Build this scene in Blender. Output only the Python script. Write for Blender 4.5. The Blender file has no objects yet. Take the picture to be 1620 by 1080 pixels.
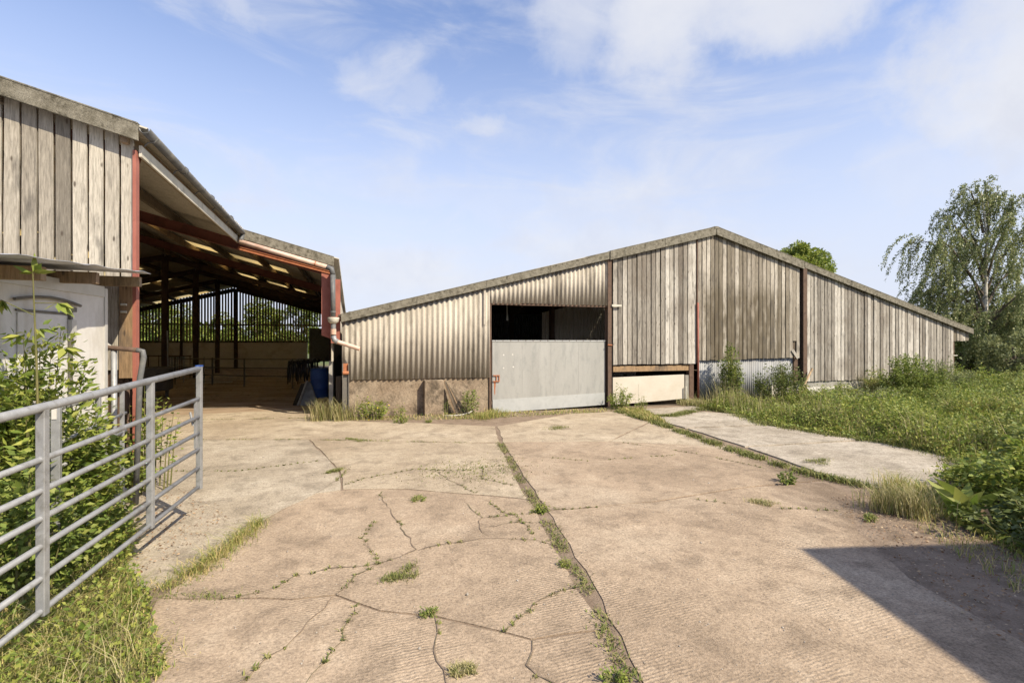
import bpy, math, random
import numpy as np
from mathutils import Vector, Matrix
random.seed(7); rng = np.random.default_rng(11)
R = math.radians
scene = bpy.context.scene
COL = scene.collection

# ------------------------------------------------------------------ camera, sky, sun, exposure
YAW = 17.8
cam = bpy.data.objects.new('camera', bpy.data.cameras.new('camera')); COL.objects.link(cam)
cam.data.sensor_width = 36.0; cam.data.lens = 17.78
cam.data.clip_start = 0.05; cam.data.clip_end = 3000
cam.location = (0, 0, 1.9); cam.rotation_euler = (R(90), 0, R(-YAW))
scene.camera = cam
TO_SUN = Vector((0.70, -1.0, 1.17)).normalized()
SUN_EL = math.asin(TO_SUN.z); SUN_AZ = math.atan2(TO_SUN.x, TO_SUN.y)
sun = bpy.data.objects.new('sun', bpy.data.lights.new('sun', 'SUN')); COL.objects.link(sun)
sun.data.energy = 4.2; sun.data.angle = R(0.5); sun.data.color = (1.0, 0.89, 0.72)
sun.location = (20, -30, 40)
sun.rotation_euler = (-TO_SUN).to_track_quat('-Z', 'Y').to_euler()
scene.view_settings.view_transform = 'Standard'; scene.view_settings.look = 'None'
scene.view_settings.gamma = 1.0; scene.view_settings.use_curve_mapping = False
scene.view_settings.exposure = 0.80
try:
    scene.cycles.max_bounces = 8; scene.cycles.transparent_max_bounces = 8
    scene.cycles.use_denoising = True
except Exception: pass

world = bpy.data.worlds.new('World'); scene.world = world; world.use_nodes = True

class NT:
    """tiny node-tree builder"""
    def __init__(s, tree): s.t = tree; tree.nodes.clear()
    def n(s, typ, **kw):
        nd = s.t.nodes.new(typ)
        for k, v in kw.items():
            if k.startswith('i_'):
                key = k[2:]; key = int(key) if key.isdigit() else key.replace('_', ' ')
                s.put(nd.inputs[key], v)
            else: setattr(nd, k, v)
        return nd
    def put(s, sock, v):
        if isinstance(v, bpy.types.NodeSocket): s.t.links.new(v, sock)
        elif isinstance(v, bpy.types.Node): s.t.links.new(v.outputs[0], sock)
        else:
            if sock.type == 'RGBA' and len(v) == 3: v = (*v, 1)
            sock.default_value = v
    def math(s, op, a, b=0.0, c=0.0, clamp=False):
        nd = s.t.nodes.new('ShaderNodeMath'); nd.operation = op; nd.use_clamp = clamp
        s.put(nd.inputs[0], a); s.put(nd.inputs[1], b); s.put(nd.inputs[2], c); return nd.outputs[0]
    def mix(s, f, a, b, mode='MIX'):
        nd = s.t.nodes.new('ShaderNodeMix'); nd.data_type = 'RGBA'; nd.blend_type = mode
        s.put(nd.inputs[0], f); s.put(nd.inputs[6], a); s.put(nd.inputs[7], b); return nd.outputs[2]
    def ramp(s, f, stops, interp='LINEAR'):
        nd = s.t.nodes.new('ShaderNodeValToRGB'); e = nd.color_ramp.elements; nd.color_ramp.interpolation = interp
        while len(e) < len(stops): e.new(0.5)
        for el, (p, c) in zip(e, stops):
            el.position = p; el.color = (*c, 1) if not isinstance(c, (int, float)) else (c, c, c, 1)
        s.put(nd.inputs[0], f); return nd.outputs[0]
    def smooth(s, v, a, b):
        nd = s.t.nodes.new('ShaderNodeMapRange'); nd.interpolation_type = 'SMOOTHSTEP'
        s.put(nd.inputs[0], v); nd.inputs[1].default_value = a; nd.inputs[2].default_value = b
        return nd.outputs[0]
    def noise(s, vec, scale, detail=4, rough=0.55, dist=0.0, dim='3D'):
        nd = s.t.nodes.new('ShaderNodeTexNoise'); nd.noise_dimensions = dim
        s.put(nd.inputs['Vector'], vec); nd.inputs['Scale'].default_value = scale
        nd.inputs['Detail'].default_value = detail; nd.inputs['Roughness'].default_value = rough
        nd.inputs['Distortion'].default_value = dist; return nd.outputs['Fac']
    def mapping(s, vec, scale=(1, 1, 1), loc=(0, 0, 0), rot=(0, 0, 0)):
        nd = s.t.nodes.new('ShaderNodeMapping'); s.put(nd.inputs[0], vec)
        s.put(nd.inputs[1], loc); nd.inputs[2].default_value = rot; nd.inputs[3].default_value = scale
        return nd.outputs[0]

# sky
w = NT(world.node_tree)
sky = w.n('ShaderNodeTexSky', sky_type='NISHITA', sun_disc=False, sun_elevation=SUN_EL, sun_rotation=SUN_AZ,
          altitude=50, air_density=1.0, dust_density=0.6, ozone_density=2.2)
tc = w.n('ShaderNodeTexCoord')
d = tc.outputs['Generated']
sx = w.n('ShaderNodeSeparateXYZ', i_0=d)
az = w.math('ARCTAN2', sx.outputs[0], sx.outputs[1])          # radians clockwise from +Y
el = w.math('ARCSINE', sx.outputs[2])
warp = w.n('ShaderNodeTexNoise', i_Vector=d, i_Scale=3.6, i_Detail=8.0, i_Roughness=0.6)
wv = w.n('ShaderNodeSeparateColor', i_0=warp.outputs['Color'])
azw = w.math('ADD', az, w.math('MULTIPLY', w.math('SUBTRACT', wv.outputs[0], 0.5), 0.50))
elw = w.math('ADD', el, w.math('MULTIPLY', w.math('SUBTRACT', wv.outputs[1], 0.5), 0.30))
fine = w.noise(d, 13.0, 7, 0.62)
def cloud(a_deg, e_deg, ra, re, dens):
    u = w.math('DIVIDE', w.math('SUBTRACT', azw, R(a_deg)), R(ra))
    v = w.math('DIVIDE', w.math('SUBTRACT', elw, R(e_deg)), R(re))
    q = w.math('ADD', w.math('MULTIPLY', u, u), w.math('MULTIPLY', v, v))
    m = w.smooth(w.math('ADD', q, w.math('MULTIPLY', fine, 1.5)), 2.35, 0.55)
    return w.math('MULTIPLY', m, dens)
clouds = [(36, 32.5, 10, 6, 1.0), (48, 30.5, 9, 4.5, .95), (25, 32.5, 6, 5, .6), (62, 20, 7.5, 8.5, 1.0), (63, 13, 9, 4, .45), (54, 13.5, 4, 3, .3),
          (33, 10.5, 13, 3.2, .62), (28, 14.5, 8, 3, .38), (8, 6, 14, 3, .45), (40, 7, 9, 3, .4),
          (5.5, 26.5, 3.6, 2.4, .36), (12.4, 22.8, 1.9, 1.5, .42), (-10, 31.5, 3, 1.4, .35), (16, 15, 13, 2, .22),
          (90, 22, 12, 7, .85), (128, 32, 14, 8, .8), (175, 24, 18, 6, .8), (-60, 24, 14, 6, .7), (-110, 28, 14, 7, .8), (-150, 15, 12, 5, .7)]
acc = 0.0
for cdef in clouds:
    m = cloud(*cdef); acc = m if acc == 0.0 else w.math('MAXIMUM', acc, m)
wisp = w.math('MULTIPLY', w.smooth(w.noise(w.mapping(d, (2.0, 2.0, 7.0)), 1.6, 7, 0.6, 0.6), 0.42, 0.75), 0.62)
acc = w.math('ADD', acc, w.math('MULTIPLY', w.math('SUBTRACT', 1.0, acc), wisp), clamp=True)
haz = w.math('MULTIPLY', w.smooth(el, R(36), R(2)), 0.93)
skyc = w.mix(1.0, sky.outputs[0], (0.98, 0.89, 0.93), 'MULTIPLY')
c1 = w.mix(haz, skyc, (2.85, 3.03, 3.55))
c2 = w.mix(acc, c1, w.mix(w.smooth(fine, .3, .7), (2.85, 2.97, 3.35), (3.25, 3.3, 3.5)))
bg = w.n('ShaderNodeBackground', i_Color=c2, i_Strength=0.15)
w.n('ShaderNodeOutputWorld', i_Surface=bg)

# ------------------------------------------------------------------ materials
def newmat(name):
    m = bpy.data.materials.new(name); m.use_nodes = True
    t = NT(m.node_tree); return m, t
def finish(t, col, rough=0.85, bump=None, bstr=0.3, bdist=0.01, metal=0.0, spec=0.3, trans=0.0):
    p = t.n('ShaderNodeBsdfPrincipled')
    t.put(p.inputs['Base Color'], col); t.put(p.inputs['Roughness'], rough)
    t.put(p.inputs['Metallic'], metal); p.inputs['Specular IOR Level'].default_value = spec
    if bump is not None:
        b = t.n('ShaderNodeBump'); b.inputs['Strength'].default_value = bstr; b.inputs['Distance'].default_value = bdist
        t.put(b.inputs['Height'], bump); t.put(p.inputs['Normal'], b)
    out = p.outputs[0]
    if trans:
        tr = t.n('ShaderNodeBsdfTranslucent'); t.put(tr.inputs[0], col)
        mx = t.n('ShaderNodeMixShader'); mx.inputs[0].default_value = trans
        t.put(mx.inputs[1], out); t.put(mx.inputs[2], tr.outputs[0]); out = mx.outputs[0]
    t.n('ShaderNodeOutputMaterial', i_Surface=out)
def wpos(t): return t.n('ShaderNodeNewGeometry').outputs['Position']
def orand(t): return t.n('ShaderNodeObjectInfo').outputs['Random']
def irand(t): return t.n('ShaderNodeNewGeometry').outputs['Random Per Island']

def wood_mat(name, lo, mid, hi, stain=(0.10, 0.075, 0.05), stain_amt=0.5, stain_z=None):
    m, t = newmat(name); p = wpos(t); r = orand(t)
    off = t.n('ShaderNodeCombineXYZ', i_0=t.math('MULTIPLY', r, 37.0), i_1=t.math('MULTIPLY', r, 91.0), i_2=t.math('MULTIPLY', r, 53.0))
    v = t.n('ShaderNodeVectorMath', operation='ADD', i_0=p, i_1=off).outputs[0]
    grain = t.noise(t.mapping(v, (9, 9, 0.55)), 7.0, 6, 0.65, 0.6)
    fineg = t.noise(t.mapping(v, (40, 40, 1.2)), 6.0, 3, 0.6)
    blot = t.noise(t.mapping(v, (3, 3, 0.9)), 1.4, 5, 0.6)
    vo = t.n('ShaderNodeTexVoronoi', feature='F1', i_Vector=t.mapping(v, (8, 8, 3.0)), i_Scale=1.0)
    knot = t.smooth(t.math('ADD', vo.outputs['Distance'], t.math('MULTIPLY', grain, 0.12)), 0.21, 0.11)
    f = t.math('ADD', t.math('MULTIPLY', r, 0.50), t.math('MULTIPLY', grain, 0.58))
    c = t.ramp(f, [(0.30, lo), (0.52, mid), (0.74, hi)])
    edge = t.noise(t.mapping(v, (14, 14, 0.35)), 2.0, 4, 0.6)
    c = t.mix(t.math('MULTIPLY', t.smooth(edge, 0.55, 0.72), 0.5), c, tuple(x * 0.5 for x in lo))
    med = t.noise(t.mapping(v, (26, 26, 2.6)), 2.2, 5, 0.7, 0.4)
    c = t.mix(0.75, c, t.ramp(med, [(0.32, 0.5), (0.5, 1.0), (0.66, 1.22)]), 'MULTIPLY')
    c = t.mix(t.math('MULTIPLY', t.smooth(fineg, 0.52, 0.75), 0.45), c, tuple(x * 0.45 for x in lo))
    big = t.smooth(t.noise(t.mapping(p, (1, 1, 0.8)), 0.75, 5, 0.65), 0.45, 0.68)
    if stain_z:
        x0, x1, z0, z1 = stain_z; sp = t.n('ShaderNodeSeparateXYZ', i_0=p)
        nz = t.math('MULTIPLY', t.math('SUBTRACT', t.noise(p, 2.0, 4), 0.5), 0.9)
        zm = t.math('MULTIPLY', t.smooth(t.math('ADD', sp.outputs[2], nz), z1, z1 - 0.9), 1.0)
        xm = t.math('MULTIPLY', t.smooth(sp.outputs[0], x0 - .2, x0 + .3), t.smooth(sp.outputs[0], x1 + .6, x1 - .8))
        big = t.math('MAXIMUM', t.math('MULTIPLY', big, 0.45), t.math('MULTIPLY', t.math('MULTIPLY', zm, xm), t.smooth(blot, 0.25, 0.55)))
    c = t.mix(t.math('MULTIPLY', big, stain_amt), c, stain)
    c = t.mix(t.math('MULTIPLY', t.smooth(blot, 0.53, 0.70), 0.62), c, (0.065, 0.058, 0.05))
    c = t.mix(t.math('MULTIPLY', knot, 0.85), c, (0.06, 0.045, 0.032))
    finish(t, c, 0.85, t.math('ADD', grain, t.math('MULTIPLY', fineg, 0.6)), 0.5, 0.006)
    return m
M = {}
M['plank_left'] = wood_mat('weathered_plank_near', (0.17, 0.15, 0.118), (0.33, 0.295, 0.235), (0.47, 0.43, 0.35), stain_amt=0.15)
M['plank'] = wood_mat('weathered_plank', (0.18, 0.16, 0.132), (0.37, 0.34, 0.285), (0.56, 0.525, 0.455), stain=(0.14, 0.11, 0.08), stain_amt=0.5)
M['plank_brown'] = wood_mat('stained_plank', (0.17, 0.145, 0.105), (0.33, 0.29, 0.23), (0.52, 0.475, 0.395), stain=(0.105, 0.084, 0.052), stain_amt=0.85, stain_z=(10.4, 14.0, 1.3, 4.0))
M['plank_orange'] = wood_mat('fresh_plank', (0.26, 0.17, 0.09), (0.40, 0.27, 0.15), (0.5, 0.36, 0.22), stain_amt=0.2)
M['timber'] = wood_mat('sawn_timber', (0.18, 0.12, 0.07), (0.30, 0.21, 0.125), (0.40, 0.30, 0.19), stain_amt=0.3)
M['dark_timber'] = wood_mat('dark_timber', (0.06, 0.045, 0.03), (0.10, 0.075, 0.05), (0.15, 0.12, 0.085), stain_amt=0.3)
M['slat'] = wood_mat('brown_slat', (0.12, 0.095, 0.065), (0.20, 0.16, 0.11), (0.28, 0.23, 0.16), stain_amt=0.2)

def rough_mat(name, a, b, scale=3.0, dark=None, dscale=1.0, damt=0.6, speck=0.25, bstr=0.4, bdist=0.008, rough=0.9, streak=False, metal=0.0, spec=0.25):
    m, t = newmat(name); p = wpos(t)
    v = t.mapping(p, (1, 1, 0.12) if streak else (1, 1, 1))
    n1 = t.noise(v, scale, 6, 0.6); n2 = t.noise(p, scale * 14, 4, 0.7)
    c = t.ramp(n1, [(0.3, a), (0.7, b)])
    if dark:
        n3 = t.noise(t.mapping(p, (1, 1, 0.3) if streak else (1, 1, 1)), dscale, 6, 0.65, 0.3)
        c = t.mix(t.math('MULTIPLY', t.smooth(n3, 0.48, 0.68), damt), c, dark)
    c = t.mix(speck, c, t.ramp(n2, [(0.3, 0.25), (0.7, 1.0)]), 'MULTIPLY')
    finish(t, c, rough, t.math('ADD', n1, n2), bstr, bdist, metal, spec)
    return m
M['fibre'] = rough_mat('fibre_cement', (0.42, 0.375, 0.30), (0.56, 0.51, 0.42), 2.2, (0.19, 0.165, 0.125), 2.6, 0.7, 0.35, 0.3, 0.004, streak=True)
M['barge'] = rough_mat('lichened_barge', (0.20, 0.18, 0.13), (0.37, 0.34, 0.265), 7, (0.085, 0.075, 0.05), 11, 0.8, 0.8, 0.9, 0.012)
M['roof'] = rough_mat('roof_sheet', (0.46, 0.42, 0.34), (0.58, 0.54, 0.45), 3, (0.24, 0.21, 0.15), 3, 0.4, 0.4)
M['render'] = rough_mat('brown_concrete', (0.26, 0.19, 0.125), (0.43, 0.345, 0.245), 1.8, (0.09, 0.07, 0.048), 2.4, 0.85, 0.6, 0.8, 0.015, streak=False)
M['block'] = rough_mat('painted_block', (0.60, 0.57, 0.50), (0.74, 0.71, 0.64), 1.2, (0.36, 0.31, 0.23), 1.2, 0.5, 0.2)
M['greystrip'] = rough_mat('grey_concrete', (0.30, 0.29, 0.25), (0.42, 0.40, 0.35), 3, (0.2, 0.18, 0.14), 2, 0.5, 0.3)
M['cream'] = rough_mat('cream_board', (0.52, 0.475, 0.385), (0.60, 0.555, 0.46), 1.2, (0.47, 0.40, 0.29), 1.0, 0.4, 0.08, 0.1)
M['galv'] = rough_mat('galvanised_sheet', (0.34, 0.335, 0.305), (0.42, 0.415, 0.38), 2.5, (0.27, 0.28, 0.26), 8, 0.5, 0.12, 0.1, 0.002, 0.55, streak=True, metal=0.25, spec=0.5)
M['galv_light'] = rough_mat('galvanised_kick_plate', (0.44, 0.45, 0.43), (0.51, 0.52, 0.495), 2.5, (0.36, 0.37, 0.35), 8, 0.4, 0.08, 0.1, 0.002, 0.5, metal=0.25, spec=0.5)
M['tube'] = rough_mat('galvanised_tube', (0.27, 0.275, 0.275), (0.38, 0.385, 0.38), 9, (0.19, 0.185, 0.165), 12, 0.6, 0.25, 0.15, 0.002, 0.55, metal=0.3, spec=0.5)
M['iron'] = rough_mat('corrugated_iron', (0.23, 0.235, 0.235), (0.36, 0.365, 0.355), 2.2, (0.18, 0.17, 0.155), 1.6, 0.7, 0.15, 0.1, 0.002, 0.7, streak=True, metal=0.1, spec=0.5)
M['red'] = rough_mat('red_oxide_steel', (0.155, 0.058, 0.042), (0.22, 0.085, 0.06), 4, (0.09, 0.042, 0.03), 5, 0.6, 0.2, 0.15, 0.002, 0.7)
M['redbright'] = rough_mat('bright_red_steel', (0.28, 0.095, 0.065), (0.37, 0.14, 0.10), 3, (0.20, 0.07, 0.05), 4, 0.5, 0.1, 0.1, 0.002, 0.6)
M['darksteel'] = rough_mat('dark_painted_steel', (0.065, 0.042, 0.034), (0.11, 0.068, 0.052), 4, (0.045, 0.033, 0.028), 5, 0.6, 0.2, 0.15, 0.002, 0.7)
M['rust'] = rough_mat('rusty_steel', (0.105, 0.070, 0.050), (0.19, 0.125, 0.088), 5, (0.055, 0.038, 0.03), 5, 0.6, 0.35, 0.3, 0.003, 0.85)
M['orange_rust'] = rough_mat('orange_rust', (0.36, 0.13, 0.06), (0.50, 0.21, 0.10), 8, (0.18, 0.07, 0.04), 10, 0.5, 0.3, 0.3, 0.003, 0.85)
M['pink'] = rough_mat('pinkish_pipe', (0.60, 0.40, 0.30), (0.72, 0.56, 0.46), 5, (0.5, 0.27, 0.17), 3, 0.6, 0.08, 0.1, 0.002, 0.6)
M['greypipe'] = rough_mat('grey_plastic', (0.10, 0.105, 0.105), (0.17, 0.17, 0.165), 5, (0.3, 0.28, 0.23), 6, 0.3, 0.2, 0.1, 0.002, 0.5)
M['palefascia'] = rough_mat('pale_fascia', (0.50, 0.48, 0.39), (0.62, 0.59, 0.49), 5, (0.27, 0.25, 0.18), 4, 0.5, 0.2, 0.2)
M['white'] = rough_mat('white_panel', (0.60, 0.58, 0.53), (0.67, 0.65, 0.60), 1.2, (0.40, 0.36, 0.28), 2.4, 0.5, 0.12, 0.05, 0.002, 0.5, streak=True, spec=0.5)
M['trim'] = rough_mat('aluminium_trim', (0.48, 0.47, 0.43), (0.58, 0.57, 0.53), 5, None, 1, 0, 0.1, 0.05, 0.002, 0.4, metal=0.3, spec=0.5)
M['dull'] = rough_mat('dull_metal', (0.14, 0.13, 0.115), (0.24, 0.225, 0.19), 6, (0.1, 0.08, 0.06), 6, 0.5, 0.3, 0.2, 0.002, 0.6, metal=0.3)
M['sheetmetal'] = rough_mat('pale_sheet_metal', (0.43, 0.45, 0.49), (0.53, 0.55, 0.59), 2, None, 1, 0, 0.05, 0.05, 0.002, 0.45, metal=0.3, spec=0.5)
M['blue'] = rough_mat('blue_plastic', (0.03, 0.085, 0.33), (0.04, 0.12, 0.42), 3, None, 1, 0, 0.1, 0.05, 0.002, 0.45, spec=0.5)
M['black'] = rough_mat('black_plastic', (0.012, 0.013, 0.015), (0.03, 0.03, 0.035), 6, None, 1, 0, 0.1, 0.4, 0.01, 0.35, spec=0.6)
M['greyplate'] = rough_mat('scuffed_grey_plate', (0.12, 0.125, 0.12), (0.23, 0.235, 0.22), 4, (0.07, 0.06, 0.05), 4, 0.5, 0.3, 0.3, 0.003, 0.5, metal=0.3)
M['bark'] = rough_mat('bark', (0.10, 0.08, 0.06), (0.2, 0.165, 0.125), 8, None, 1, 0, 0.4, 0.7, 0.02)
M['birchbark'] = rough_mat('birch_bark', (0.45, 0.42, 0.36), (0.62, 0.59, 0.52), 4, (0.08, 0.07, 0.06), 6, 0.8, 0.3, 0.3, 0.01)
M['stem'] = rough_mat('green_stem', (0.10, 0.12, 0.04), (0.20, 0.17, 0.07), 8, None, 1, 0, 0.2, 0.2)
M['stone'] = rough_mat('rubble_stone', (0.28, 0.23, 0.18), (0.40, 0.35, 0.28), 3, (0.18, 0.15, 0.11), 3, 0.5, 0.4)
M['pebble'] = rough_mat('pebble', (0.20, 0.17, 0.13), (0.55, 0.50, 0.43), 9, None, 1, 0, 0.3, 0.2)
M['yellowflower'] = rough_mat('yellow_flower', (0.75, 0.5, 0.04), (0.8, 0.6, 0.08), 5, None, 1, 0, 0.05, 0.1)
M['rope'] = rough_mat('pale_rope', (0.45, 0.43, 0.37), (0.6, 0.57, 0.5), 9, None, 1, 0, 0.2, 0.2)

m, t = newmat('rooflight_sheet')
tr = t.n('ShaderNodeBsdfTranslucent', i_Color=(0.92, 0.80, 0.52, 1)); df = t.n('ShaderNodeBsdfDiffuse', i_Color=(0.7, 0.62, 0.45, 1))
mx = t.n('ShaderNodeMixShader', i_0=0.25, i_1=tr, i_2=df); t.n('ShaderNodeOutputMaterial', i_Surface=mx)
M['rooflight'] = m

def conc_mat(name, a, b, c3, line_rot, line_str, dirt=False):
    m, t = newmat(name); p = wpos(t); r = orand(t)
    n_big = t.noise(p, 0.55, 5, 0.6, 0.3); n_med = t.noise(p, 2.6, 6, 0.65, 0.2); n_f = t.noise(p, 46, 4, 0.75); n_ff = t.noise(p, 150, 2, 0.7)
    c = t.ramp(n_big, [(0.33, a), (0.52, b), (0.7, c3)])
    c = t.mix(t.math('MULTIPLY', t.smooth(n_med, 0.48, 0.66), 0.6), c, tuple(x * 0.66 for x in a))
    c = t.mix(t.math('MULTIPLY', t.smooth(n_med, 0.46, 0.28), 0.4), c, tuple(min(.7, x * 1.28) for x in c3))
    streak = t.noise(t.mapping(p, (0.5, 5, 1), rot=(0, 0, R(line_rot))), 5.0, 5, 0.7, 0.4)
    c = t.mix(t.math('MULTIPLY', t.smooth(streak, 0.52, 0.75), 0.32), c, tuple(x * 0.6 for x in b))
    n_m2 = t.noise(p, 12, 5, 0.7)
    c = t.mix(0.6, c, t.ramp(n_m2, [(0.3, 0.62), (0.5, 1.0), (0.7, 1.22)]), 'MULTIPLY')
    c = t.mix(0.8, c, t.ramp(n_f, [(0.33, 0.5), (0.5, 1.0), (0.66, 1.35)]), 'MULTIPLY')
    c = t.mix(t.math('MULTIPLY', t.smooth(n_ff, 0.62, 0.72), 0.5), c, (0.66, 0.62, 0.55))
    c = t.mix(t.math('MULTIPLY', t.smooth(n_ff, 0.38, 0.29), 0.55), c, (0.10, 0.08, 0.06))
    wv = t.n('ShaderNodeTexWave', wave_type='BANDS', bands_direction='Y', i_Vector=t.mapping(p, rot=(0, 0, R(line_rot))), i_Scale=11, i_Distortion=4.5)
    wv.inputs['Detail'].default_value = 3; wv.inputs['Detail Scale'].default_value = 2.0
    worn = t.smooth(t.noise(p, 0.9, 4), 0.42, 0.62)
    wf = t.math('MULTIPLY', t.math('MULTIPLY', wv.outputs['Fac'], worn), line_str)
    c = t.mix(t.math('MULTIPLY', t.math('SUBTRACT', t.math('MULTIPLY', worn, line_str), wf), 0.30), c, tuple(x * 0.6 for x in a))
    if dirt:      # earth trodden over the right hand slab edge
        sp = t.n('ShaderNodeSeparateXYZ', i_0=p)
        ds = t.math('SUBTRACT', t.math('MULTIPLY', t.math('SUBTRACT', sp.outputs[0], 3.9), 0.889), t.math('MULTIPLY', t.math('SUBTRACT', sp.outputs[1], 1.4), 0.458))
        ds = t.math('ADD', ds, t.math('MULTIPLY', t.math('SUBTRACT', t.noise(t.mapping(p, (1, .5, 1), rot=(0, 0, R(25))), 2.6, 7, 0.7), 0.5), 2.2))
        c = t.mix(t.math('MULTIPLY', t.smooth(ds, -0.75, 0.15), 0.85), c, t.mix(0.6, (0.17, 0.125, 0.085), t.ramp(n_f, [(0.35, 0.5), (0.65, 1.35)]), 'MULTIPLY'))
    h = t.math('ADD', t.math('ADD', t.math('MULTIPLY', n_f, 0.8), t.math('MULTIPLY', n_ff, 0.5)), wf)
    finish(t, c, 0.92, t.math('ADD', h, n_med), 0.9, 0.008, spec=0.2)
    return m
M['conc_pink'] = conc_mat('pinkish_concrete', (0.31, 0.235, 0.160), (0.385, 0.295, 0.203), (0.44, 0.355, 0.255), -3, 0.5, True)
M['conc_cream'] = conc_mat('buff_concrete', (0.33, 0.262, 0.180), (0.41, 0.335, 0.235), (0.47, 0.395, 0.288), -18, 0.2)
M['conc_grey'] = conc_mat('worn_aggregate_concrete', (0.30, 0.25, 0.180), (0.39, 0.33, 0.245), (0.47, 0.41, 0.315), 25, 0.2)
M['conc_pad'] = conc_mat('pale_concrete_pad', (0.31, 0.265, 0.20), (0.40, 0.35, 0.275), (0.46, 0.41, 0.33), -80, 0.2)
m, t = newmat('soil'); p = wpos(t)
n1 = t.noise(p, 1.3, 6, 0.65); n2 = t.noise(p, 30, 5, 0.75); n3 = t.noise(p, 0.35, 4)
c = t.ramp(n1, [(0.3, (0.10, 0.072, 0.048)), (0.7, (0.20, 0.155, 0.11))])
c = t.mix(0.6, c, t.ramp(n2, [(0.3, 0.4), (0.7, 1.2)]), 'MULTIPLY')
sp = t.n('ShaderNodeSeparateXYZ', i_0=p)
far = t.math('MAXIMUM', t.smooth(t.math('ABSOLUTE', sp.outputs[0]), 24, 32), t.smooth(sp.outputs[1], 41, 46))
c = t.mix(far, c, t.ramp(n3, [(0.35, (0.08, 0.11, 0.035)), (0.65, (0.14, 0.15, 0.06))]))
finish(t, c, 0.95, t.math('ADD', n1, n2), 0.8, 0.02); M['soil'] = m
m, t = newmat('barn_floor_dirt'); p = wpos(t)
n1 = t.noise(t.mapping(p, (0.6, 1.6, 1)), 1.1, 6, 0.65, 0.3); n2 = t.noise(p, 24, 5, 0.75)
c = t.ramp(n1, [(0.3, (0.22, 0.15, 0.09)), (0.5, (0.34, 0.25, 0.165)), (0.72, (0.48, 0.40, 0.30))])
c = t.mix(0.5, c, t.ramp(n2, [(0.3, 0.45), (0.7, 1.2)]), 'MULTIPLY')
finish(t, c, 0.95, t.math('ADD', n1, n2), 0.8, 0.02); M['floor'] = m
M['crack'] = rough_mat('crack_soil', (0.17, 0.125, 0.085), (0.29, 0.22, 0.155), 8, (0.12, 0.13, 0.045), 2.2, 0.8, 0.4)
M['joint'] = rough_mat('joint_soil', (0.24, 0.175, 0.12), (0.34, 0.26, 0.185), 5, (0.14, 0.105, 0.07), 4, 0.6, 0.5, 0.6, 0.02)

def leaf_mat(name, cols, trans=0.35, rough=0.55, patch=None):
    m, t = newmat(name); r = irand(t)
    n = len(cols); c = t.ramp(r, [(i / (n - 1), cc) for i, cc in enumerate(cols)])
    if patch:
        c = t.mix(t.math('MULTIPLY', t.smooth(t.noise(wpos(t), 0.45, 4, 0.6), 0.44, 0.64), 0.75), c, patch)
    finish(t, c, rough, spec=0.35, trans=trans); return m
M['leaf'] = leaf_mat('leaf_mid', [(0.080, 0.124, 0.026), (0.151, 0.209, 0.041), (0.230, 0.285, 0.060), (0.322, 0.342, 0.084)])
M['leaf_bright'] = leaf_mat('leaf_bright', [(0.111, 0.167, 0.026), (0.185, 0.252, 0.045), (0.277, 0.319, 0.060), (0.388, 0.395, 0.090)])
M['leaf_nettle'] = leaf_mat('leaf_nettle', [(0.126, 0.180, 0.048), (0.206, 0.255, 0.064), (0.288, 0.331, 0.084), (0.368, 0.370, 0.112)])
M['leaf_dark'] = leaf_mat('leaf_dark', [(0.067, 0.091, 0.026), (0.122, 0.156, 0.040), (0.189, 0.219, 0.057)])
M['leaf_grey'] = leaf_mat('leaf_greygreen', [(0.157, 0.186, 0.078), (0.233, 0.261, 0.116), (0.326, 0.336, 0.156)])
M['leaf_birch'] = leaf_mat('leaf_birch', [(0.109, 0.156, 0.055), (0.186, 0.227, 0.083), (0.284, 0.309, 0.129), (0.414, 0.412, 0.200)], 0.3, 0.4)
M['grass'] = leaf_mat('grass_blades', [(0.131, 0.174, 0.032), (0.216, 0.262, 0.055), (0.309, 0.317, 0.079), (0.468, 0.396, 0.143), (0.617, 0.460, 0.222)], 0.3, 0.6)
M['grass_dry'] = leaf_mat('dry_grass_blades', [(0.161, 0.196, 0.052), (0.276, 0.265, 0.092), (0.414, 0.356, 0.172), (0.529, 0.460, 0.265)], 0.3, 0.7)
M['grass_field'] = leaf_mat('field_grass', [(0.133, 0.183, 0.040), (0.222, 0.274, 0.063), (0.332, 0.357, 0.090), (0.443, 0.412, 0.125), (0.621, 0.493, 0.198)], 0.3, 0.6, (0.20, 0.20, 0.07))
M['moss'] = leaf_mat('moss_tufts', [(0.092, 0.115, 0.029), (0.149, 0.184, 0.040), (0.230, 0.230, 0.069), (0.299, 0.265, 0.115)], 0.2, 0.8)
M['litter'] = leaf_mat('dead_leaves', [(0.14, 0.08, 0.04), (0.26, 0.15, 0.08), (0.38, 0.26, 0.15), (0.45, 0.36, 0.24)], 0.15, 0.8)
M['straw'] = leaf_mat('straw_bits', [(0.20, 0.15, 0.09), (0.32, 0.25, 0.15), (0.42, 0.34, 0.22)], 0.1, 0.8)

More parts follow.
